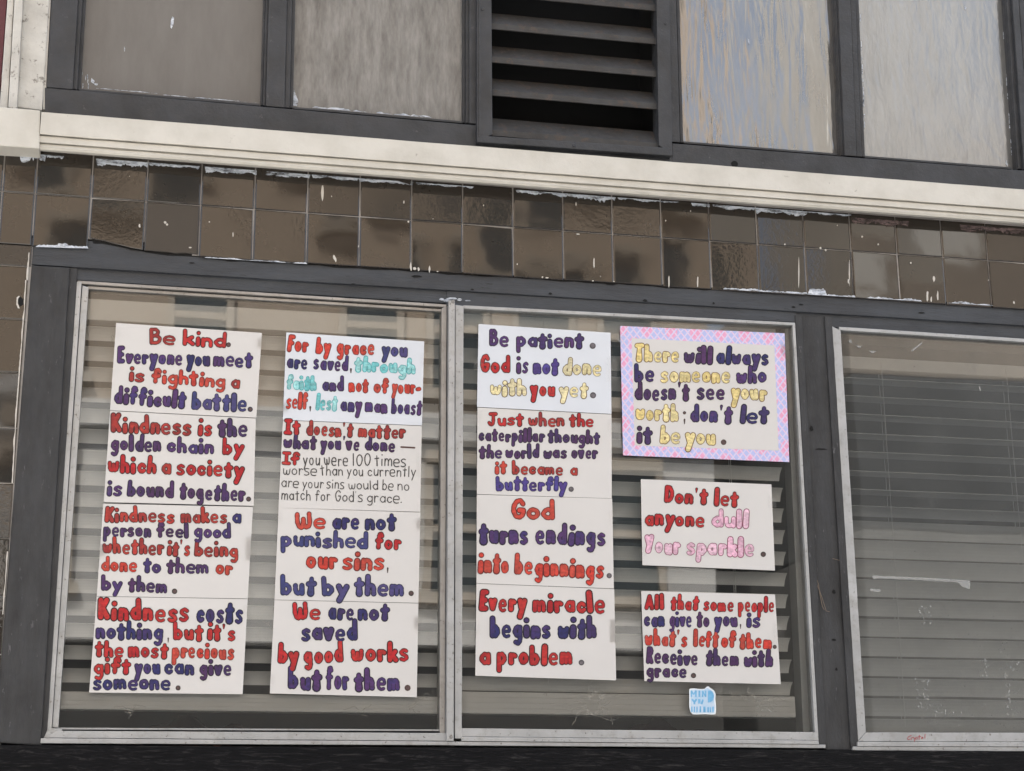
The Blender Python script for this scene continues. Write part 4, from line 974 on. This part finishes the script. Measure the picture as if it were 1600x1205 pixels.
Z1, Z2, Z3, Z4 = (130, 490, 3.886), (130, 780, 3.7655), (410, 500, 4.0148), (410, 790, 3.889)
Z5, Z6, Z7, Z8 = (720, 490, 4.1538), (720, 770, 3.8885), (950, 500, 5.019), (970, 735, 3.0517)
CARDS = [
 ('white card reading Be kind, top of the far left column', 'w', Z1, Y1, [(200, 57), (1085, 118), (1051, 633), (163, 588)], [
  ([('Be', 'b', 402, 558), ('kind.', 'r', 603, 900)], 190, 210, 58), ([('Everyone', 'p', 205, 605), ('you', 'n', 625, 770), ('meet', 'p', 785, 1030)], 305, 330, 60),
  ([('is', 'b', 275, 372), ('fighting', 'o', 412, 865), ('a', 'b', 890, 950)], 414, 460, 57), ([('difficult', 'p', 182, 620), ('battle.', 's', 655, 1030)], 550, 605, 66)]),
 ('white card reading Kindness is the golden chain, second in the far left column', 'w', Z1, Y1, [(163, 591.5), (1048, 637), (1035, 1168), (125, 1145)], [
  ([('Kindness', 'b', 168, 660), ('is', 'r', 692, 785), ('the', 'P', 815, 1000)], 725, 755, 68), ([('golden', 'P', 162, 475), ('chain', 'p', 505, 795), ('by', 'r', 842, 975)], 832, 862, 62),
  ([('which', 'r', 145, 445), ('a', 'b', 470, 535), ('society', 'r', 560, 975)], 968, 1000, 66), ([('is', 'p', 140, 238), ('bound', 'P', 262, 550), ('together.', 'P', 582, 1020)], 1108, 1145, 63)]),
 ('white card reading Kindness makes a person feel good, third in the far left column', 'w', Z2, Y1, [(118, 27), (999, 46), (968, 585), (80, 571)], [
  ([('Kindness', 'b', 125, 540), ('makes', 'b', 572, 850), ('a', 'n', 872, 930)], 137, 148, 56), ([('person', 'P', 115, 402), ('feel', 'P', 432, 622), ('good', 'p', 648, 870)], 222, 235, 54),
  ([('whether', 'b', 110, 480), ("it's", 'b', 492, 630), ('being', 'b', 650, 915)], 320, 345, 58), ([('done', 'o', 102, 318), ('to', 'p', 350, 460), ('them', 'P', 485, 740), ('or', 'o', 775, 880)], 425, 448, 56),
  ([('by', 'p', 105, 230), ('them', 'P', 260, 495), ('.', 'd', 520, 552)], 538, 560, 56)]),
 ('white card reading Kindness costs nothing, bottom of the far left column', 'w', Z2, Y1, [(80, 573.5), (968, 588), (938, 1148), (35, 1138)], [
  ([('Kindness', 'r', 85, 625), ('costs', 'n', 660, 940)], 712, 738, 78), ([('nothing', 'n', 72, 470), (',', 'd', 492, 508), ('but', 'r', 528, 708), ("it's", 'r', 728, 900)], 826, 838, 64),
  ([('the', 'r', 65, 240), ('most', 'r', 262, 500), ('precious', 'o', 520, 890)], 930, 945, 62), ([('gift', 'r', 58, 278), ('you', 'n', 298, 455), ('can', 'n', 475, 655), ('give', 'P', 680, 875)], 1030, 1040, 62),
  ([('someone', 'n', 52, 515), ('.', 'd', 545, 572)], 1125, 1128, 62)]),
 ('bluish white card reading For by grace, with turquoise words, top of the second column', 'c', Z3, Y1, [(150, 78), (1015, 135), (1001, 662), (128, 627)], [
  ([('For', 'o', 152, 290), ('by', 'o', 330, 430), ('grace', 'o', 462, 705), ('you', 's', 745, 910)], 200, 236, 62), ([('are', 'n', 148, 285), ('saved', 'p', 315, 538), (',', 'd', 545, 565), ('through', 't', 575, 960)], 305, 345, 60),
  ([('faith', 't', 148, 340), ('and', 'p', 370, 512), ('not', 'o', 540, 665), ('of', 'o', 695, 795), ('your-', 'o', 808, 995)], 440, 468, 57), ([('self', 'o', 142, 285), (',', 'd', 290, 310), ('lest', 't', 332, 468), ('any', 'p', 485, 625), ('man', 'p', 640, 785), ('boast', 'p', 805, 998)], 558, 600, 60)]),
 ("white card reading It doesn't matter, half in thin plain script, second in the second column", 'w', Z3, Y1, [(128, 630.5), (1000, 665.5), (990, 1204), (100, 1178)], [
  ([('It', 'r', 132, 240), ("doesn't", 'b', 272, 568), ('matter', 'b', 595, 900)], 722, 750, 58), ([('what', 'P', 128, 340), ("you've", 'P', 362, 608), ('done', 'P', 638, 835), ('_', 'w', 855, 965)], 808, 832, 56),
  ([('If', 'r', 120, 240), ('you', 'x', 255, 360), ('were', 'x', 388, 535), ('100', 'x', 565, 678), ('times', 'x', 705, 900)], 910, 920, 48), ([('worse', 'x', 128, 338), ('than', 'x', 365, 505), ('you', 'x', 530, 632), ('currently', 'x', 660, 962)], 972, 985, 42),
  ([('are', 'x', 118, 225), ('your', 'x', 250, 382), ('sins', 'x', 402, 512), ('would', 'x', 540, 725), ('be', 'x', 752, 818), ('no', 'x', 848, 922)], 1050, 1072, 40), ([('match', 'x', 118, 302), ('for', 'x', 330, 425), ("God's", 'x', 455, 628), ('grace.', 'x', 655, 875)], 1128, 1150, 42)]),
 ('white card reading We are not punished, third in the second column', 'w', Z4, Y1, [(98, 13.5), (960, 42.5), (948, 592), (73, 572)], [
  ([('We', 'o', 200, 388), ('are', 'n', 418, 592), ('not', 'n', 622, 815)], 145, 155, 68), ([('punished', 's', 110, 642), ('for', 'r', 680, 845)], 248, 276, 64),
  ([('our', 'o', 262, 460), ('sins', 'o', 480, 742), (',', 'd', 752, 770)], 388, 400, 72), ([('but', 's', 108, 325), ('by', 's', 362, 525), ('them', 's', 555, 862), ('.', 'd', 890, 918)], 548, 558, 74)]),
 ('white card reading We are not saved by good works, bottom of the second column', 'w', Z4, Y1, [(73, 574.5), (948, 595), (938, 1165), (45, 1142)], [
  ([('We', 'r', 185, 358), ('are', 'n', 395, 558), ('not', 'n', 578, 772)], 695, 705, 70), ([('saved', 'n', 230, 580)], 826, 822, 78),
  ([('by', 'r', 90, 225), ('good', 'r', 248, 495), ('works', 'r', 535, 895)], 965, 950, 76), ([('but', 'p', 152, 360), ('for', 'p', 382, 530), ('them', 'p', 555, 840), ('.', 'w', 865, 897)], 1122, 1128, 80)]),
 ('bluish white card reading Be patient, with cream words, top of the third column', 'c', Z5, Y2, [(115, 68), (972, 125), (978, 652), (105, 606)], [
  ([('Be', 'p', 182, 315), ('patient', 'p', 358, 798), ('.', 'e', 838, 875)], 216, 230, 66), ([('God', 'r', 122, 322), ('is', 'p', 360, 438), ('not', 'v', 468, 635), ('done', 'c', 655, 915)], 385, 408, 70),
  ([('with', 'c', 185, 428), ('you', 'r', 450, 612), ('yet', 'c', 640, 825), ('.', 'e', 838, 875)], 532, 550, 66)]),
 ('white card reading Just when the caterpillar thought, second in the third column', 'w', Z5, Y2, [(108, 610), (978, 655.5), (980, 1200), (104, 1172)], [
  ([('Just', 'r', 172, 408), ('when', 'b', 435, 675), ('the', 'r', 702, 865)], 730, 738, 54), ([('caterpillar', 'P', 112, 545), ('thought', 'P', 562, 905)], 828, 848, 54),
  ([('the', 'P', 115, 270), ('world', 'P', 285, 508), ('was', 'P', 532, 692), ('over', 'P', 715, 890)], 940, 945, 54), ([('it', 'o', 220, 300), ('became', 'b', 332, 665), ('a', 'b', 705, 760)], 1042, 1055, 54),
  ([('butterfly', 'v', 228, 690), ('.', 'e', 700, 732)], 1152, 1158, 58)]),
 ('white card reading God turns endings into beginnings, third in the third column', 'w', Z6, Y2, [(97, 11.5), (920, 36), (930, 582), (95, 550)], [
  ([('God', 'o', 302, 572)], 166, 168, 74), ([('turns', 'p', 108, 415), ('endings', 'p', 448, 885)], 312, 325, 80), ([('into', 'o', 102, 295), ('beginnings', 'o', 322, 870), ('.', 'e', 885, 915)], 487, 528, 76)]),
 ('white card reading Every miracle begins, bottom of the third column', 'w', Z6, Y2, [(95, 552.5), (932, 585.5), (944, 1140), (88, 1112)], [
  ([('Every', 'r', 108, 400), ('miracle', 'r', 432, 880)], 722, 740, 76), ([('begins', 'n', 175, 550), ('with', 'n', 582, 828)], 886, 892, 80), ([('a', 'r', 108, 185), ('problem', 'r', 215, 682), ('.', 'e', 718, 748)], 1048, 1052, 78)]),
 ('card reading There will always be someone, framed by a pink and lilac patterned border', 'B', Z7, Y2, [(95, 47), (1385, 105), (1422, 1115), (118, 1062)], [
  ([('There', 'g', 205, 560), ('will', 'P', 588, 820), ('always', 'n', 845, 1265)], 328, 362, 84), ([('be', 'n', 205, 365), ('someone', 'g', 405, 962), ('who', 'p', 1000, 1250)], 492, 500, 86),
  ([("doesn't", 'P', 205, 640), ('see', 'P', 690, 920), ('your', 'g', 962, 1250)], 632, 636, 86), ([('worth', 'g', 212, 555), (';', 'd', 588, 612), ("don't", 'p', 642, 972), ('let', 'n', 1030, 1262)], 790, 820, 86),
  ([('it', 'P', 222, 350), ('be', 'g', 402, 572), ('you', 'g', 602, 845), ('.', 'w', 885, 925)], 970, 988, 88)]),
 ("white card reading Don't let anyone dull your sparkle, with pink words, alone on the right", 'w', Z8, Y2, [(95, 42), (718, 67), (735, 478), (103, 452)], [
  ([("Don't", 'r', 205, 415), ('let', 'r', 442, 562)], 158, 176, 50), ([('anyone', 'r', 110, 402), ('dull', 'k', 430, 610)], 266, 278, 52), ([('Your', 'k', 115, 285), ('sparkle', 'k', 310, 638), ('.', 'd', 668, 692)], 396, 418, 56)]),
 ('white card reading All that some people can give, above the blue sticker', 'w', Z8, Y2, [(97, 575), (735, 592), (763, 1020), (112, 1005)], [
  ([('All', 'r', 112, 208), ('that', 'r', 235, 370), ('some', 'r', 390, 540), ('people', 'r', 558, 732)], 664, 680, 44), ([('can', 'n', 108, 210), ('give', 'p', 228, 340), ('to', 'P', 360, 425), ('you', 'p', 445, 558), (',', 'd', 565, 577), ('is', 'p', 598, 668)], 747, 750, 47),
  ([("what's", 'o', 112, 318), ('left', 'o', 345, 465), ('of', 'o', 475, 550), ('them', 'o', 562, 722), ('.', 'd', 725, 742)], 837, 855, 48), ([('Receive', 'P', 118, 370), ('them', 'P', 402, 565), ('with', 'P', 582, 725)], 925, 940, 48), ([('grace', 'P', 120, 315), ('.', 'd', 335, 357)], 990, 992, 44)]),
]
G['Y'] = (.8, ['l 0,1.7 .38,.75', 'l .8,1.75 .14,-.02']); GS['Y'] = (G['Y'][0], [stroke_pts(s) for s in G['Y'][1]])
# patterned border: pink and lilac lattice of triangles
bord, N, L, B = mat('patterned_border'); B.inputs['Roughness'].default_value = .4
g = N.new('ShaderNodeNewGeometry')
def wave(rotdeg, sc):
    mp = N.new('ShaderNodeMapping'); mp.inputs['Rotation'].default_value = (0, R(rotdeg), 0); L.new(g.outputs['Position'], mp.inputs['Vector'])
    w = N.new('ShaderNodeTexWave'); w.wave_type = 'BANDS'; w.bands_direction = 'X'; w.inputs['Scale'].default_value = sc
    L.new(mp.outputs[0], w.inputs['Vector']); return w.outputs['Fac']
mx_ = N.new('ShaderNodeMath'); mx_.operation = 'MULTIPLY'; L.new(wave(38, 5.2), mx_.inputs[0]); L.new(wave(-38, 5.2), mx_.inputs[1])
basec = ramp(N, L, mx_.outputs[0], [(.18, (.47, .52, .83)), (.30, (.80, .40, .60)), (.7, (.80, .36, .56))])
l1 = ramp(N, L, wave(38, 19), [(.80, 0.0), (.9, 1.0)]); l2 = ramp(N, L, wave(-38, 19), [(.80, 0.0), (.9, 1.0)])
L.new(mixc(N, L, l2, mixc(N, L, l1, basec, (.80, .58, .74)), (.66, .62, .84)), B.inputs['Base Color'])

rnd = random.Random(5)
def card(idx, label, kind, z, Yg, quad, lines):
    ox, oy, sc = z; Yp = Yg-.0035
    q = [(ox+x/sc, oy+y/sc) for x, y in quad]
    sd = idx*3.7
    bul = lambda px, py: .0018*noise.noise(Vector((px*.012+sd, py*.016, sd)))+.0019
    base = at((q[2][0]+q[3][0])/2, (q[2][1]+q[3][1])/2, Yp)
    def sheet(q, lift, th):
        b = bmesh.new(); NX, NZ = 16, 10; F_, K_ = [], []
        for i in range(NX+1):
            f, k = [], []
            for j in range(NZ+1):
                u, v = i/NX, j/NZ
                px = (q[0][0]*(1-u)+q[1][0]*u)*(1-v)+(q[3][0]*(1-u)+q[2][0]*u)*v; py = (q[0][1]*(1-u)+q[1][1]*u)*(1-v)+(q[3][1]*(1-u)+q[2][1]*u)*v
                f.append(b.verts.new(at(px, py, Yp-bul(px, py)-lift))); k.append(b.verts.new(at(px, py, Yp-bul(px, py)-lift+th)))
            F_.append(f); K_.append(k)
        for i in range(NX):
            for j in range(NZ):
                b.faces.new((F_[i][j], F_[i+1][j], F_[i+1][j+1], F_[i][j+1])); b.faces.new((K_[i][j], K_[i][j+1], K_[i+1][j+1], K_[i+1][j]))
        for i in range(NX):
            b.faces.new((F_[i][0], K_[i][0], K_[i+1][0], F_[i+1][0])); b.faces.new((F_[i][NZ], F_[i+1][NZ], K_[i+1][NZ], K_[i][NZ]))
        for j in range(NZ):
            b.faces.new((F_[0][j], F_[0][j+1], K_[0][j+1], K_[0][j])); b.faces.new((F_[NX][j], K_[NX][j], K_[NX][j+1], F_[NX][j+1]))
        return b
    pm = {'w': paper_warm, 'c': paper_cool, 'B': bord}[kind]
    o = obj('lettered_card', sheet(q, 0, .0012), pm, loc=base); tag(o, label, 'sign', 'lettered cards taped to the windows')
    lift = 0
    if kind == 'B':
        iq = [(ox+x/sc, oy+y/sc) for x, y in [(185, 143), (1305, 200), (1338, 1025), (210, 985)]]
        obj('white_panel', sheet(iq, .0005, .0004), paper_warm, o); lift = .0005
    for words, y0, y1, xh in lines:
        letter_line('lettering', o, z, words, y0, y1, xh, Yp-lift, bul, rnd)
    # clear tape over two or three edges
    for (u, v, w, h) in [((0, .1, 6, 14), (1, .12, 6, 16)), ((0, .85, 6, 14), (1, .2, 6, 18)), ((1, .45, 8, 36), (0, .5, 6, 18))][idx % 3]:
        cxp = (q[0][0]*(1-u)+q[1][0]*u)*(1-v)+(q[3][0]*(1-u)+q[2][0]*u)*v; cyp = (q[0][1]*(1-u)+q[1][1]*u)*(1-v)+(q[3][1]*(1-u)+q[2][1]*u)*v
        b = bmesh.new(); fr = [(cxp-w, cyp-h/2), (cxp+w*1.2, cyp-h/2+rnd.uniform(-2, 2)), (cxp+w*1.2, cyp+h/2), (cxp-w, cyp+h/2+rnd.uniform(-2, 2))]
        vs = [b.verts.new(at(x, y, Yp-.0045)) for x, y in fr]; b.faces.new(vs); obj('tape_strip', b, tapem, o)
for i, c in enumerate(CARDS): card(i, *c)

# ------------------------------------------------------------------ blue sticker on the middle window
YS = Y2-.0012
stb, N, L, B = mat('sticker_white'); B.inputs['Base Color'].default_value = (.80, .86, .90, 1); B.inputs['Roughness'].default_value = .35
stc, N, L, B = mat('sticker_blue'); B.inputs['Roughness'].default_value = .35
L.new(ramp(N, L, nz(N, L, 60, 3, .6), [(.35, (.13, .40, .68)), (.6, (.22, .52, .80))]), B.inputs['Base Color'])
bm = bmesh.new()
sx = lambda x, y: (1060+x/17.2125, 1060+y/17.2143)
outl = [(285, 300), (330, 275), (450, 272), (560, 290), (700, 285), (760, 225), (810, 215), (850, 255), (960, 330), (1000, 430), (990, 560), (1010, 700), (1010, 900), (1000, 960), (940, 975), (700, 965), (480, 975), (380, 965), (320, 900), (290, 760), (290, 500)]
slab(bm, [sx(*p) for p in outl], YS, .0006)
st = obj('sticker', bm, stb, loc=at(1098, 1117, YS)); tag(st, 'small pale blue sticker with rounded lettering below the lowest right card', 'sticker')
stl, N, L, B = mat('sticker_pale_blue'); B.inputs['Roughness'].default_value = .35
L.new(ramp(N, L, nz(N, L, 45, 3, .6), [(.35, (.42, .62, .82)), (.6, (.60, .72, .86))]), B.inputs['Base Color'])
bm = bmesh.new(); slab(bm, [sx(650+(x-650)*.90, 600+(y-600)*.91) for x, y in outl], YS-.00062, .00006); obj('print', bm, stl, st)
bm = bmesh.new()
def bar(x0, y0, x1, y1, w):
    dx, dy = x1-x0, y1-y0; l = math.hypot(dx, dy); nx, ny = -dy/l*w/2, dx/l*w/2
    slab(bm, [sx(x0+nx, y0+ny), sx(x1+nx, y1+ny), sx(x1-nx, y1-ny), sx(x0-nx, y0-ny)], YS-.0007-bar.k*.00001, .0002); bar.k += 1
bar.k = 0
for q in ((350, 330, 350, 500, 44), (350, 330, 410, 440, 34), (410, 440, 470, 330, 34), (470, 330, 470, 500, 44), (565, 330, 565, 500, 50), (650, 330, 650, 500, 40), (650, 340, 730, 490, 34), (735, 330, 735, 500, 36),
          (370, 560, 430, 640, 50), (490, 560, 430, 640, 50), (430, 630, 430, 700, 50), (560, 560, 560, 680, 70), (660, 570, 620, 700, 50),
          (360, 760, 360, 910, 40), (430, 760, 430, 910, 34), (500, 760, 500, 910, 34), (590, 750, 590, 910, 40), (700, 760, 700, 910, 60), (800, 780, 800, 910, 40), (860, 780, 860, 910, 34), (930, 760, 930, 900, 40)): bar(*q)
slab(bm, [sx(*p) for p in [(790, 330), (870, 330), (940, 400), (955, 490), (930, 590), (860, 645), (790, 650)]], YS-.0010, .0003)
obj('lettering', bm, stc, st)
# red scrawl on the sill of the right window
redi, N, L, B = mat('red_pen'); B.inputs['Base Color'].default_value = (.42, .05, .06, 1)
I0 = empty('scrawl', at(1431, 1157, .006)); 
bm = bmesh.new()
for pts in ([(1424, 1149), (1420, 1151), (1417.5, 1154), (1419, 1156), (1423, 1154.5)], [(1424, 1156), (1425, 1152.5), (1427.5, 1152)], [(1427.5, 1152), (1429, 1155), (1431.5, 1151.5), (1428.5, 1159)], [(1433.5, 1151.5), (1432.5, 1153), (1434, 1154.5), (1432, 1155.5)],
            [(1436.5, 1148.5), (1436, 1156)], [(1434.5, 1151.5), (1439, 1150.5)], [(1441.5, 1151.5), (1439.5, 1153), (1440, 1155), (1442, 1152), (1442.2, 1155)], [(1445.5, 1147), (1445.2, 1154)]):
    tube(bm, [at(x, y, .0058) for x, y in pts], .0010, 5)
bpy.data.objects.remove(I0)
sc_o = obj('pen_scrawl', bm, redi, wC)

# ------------------------------------------------------------------ render settings
S.render.engine = 'CYCLES'
S.cycles.max_bounces = 8; S.cycles.transparent_max_bounces = 16
S.cycles.caustics_reflective = False; S.cycles.caustics_refractive = False
S.render.resolution_x = 1024; S.render.resolution_y = 771
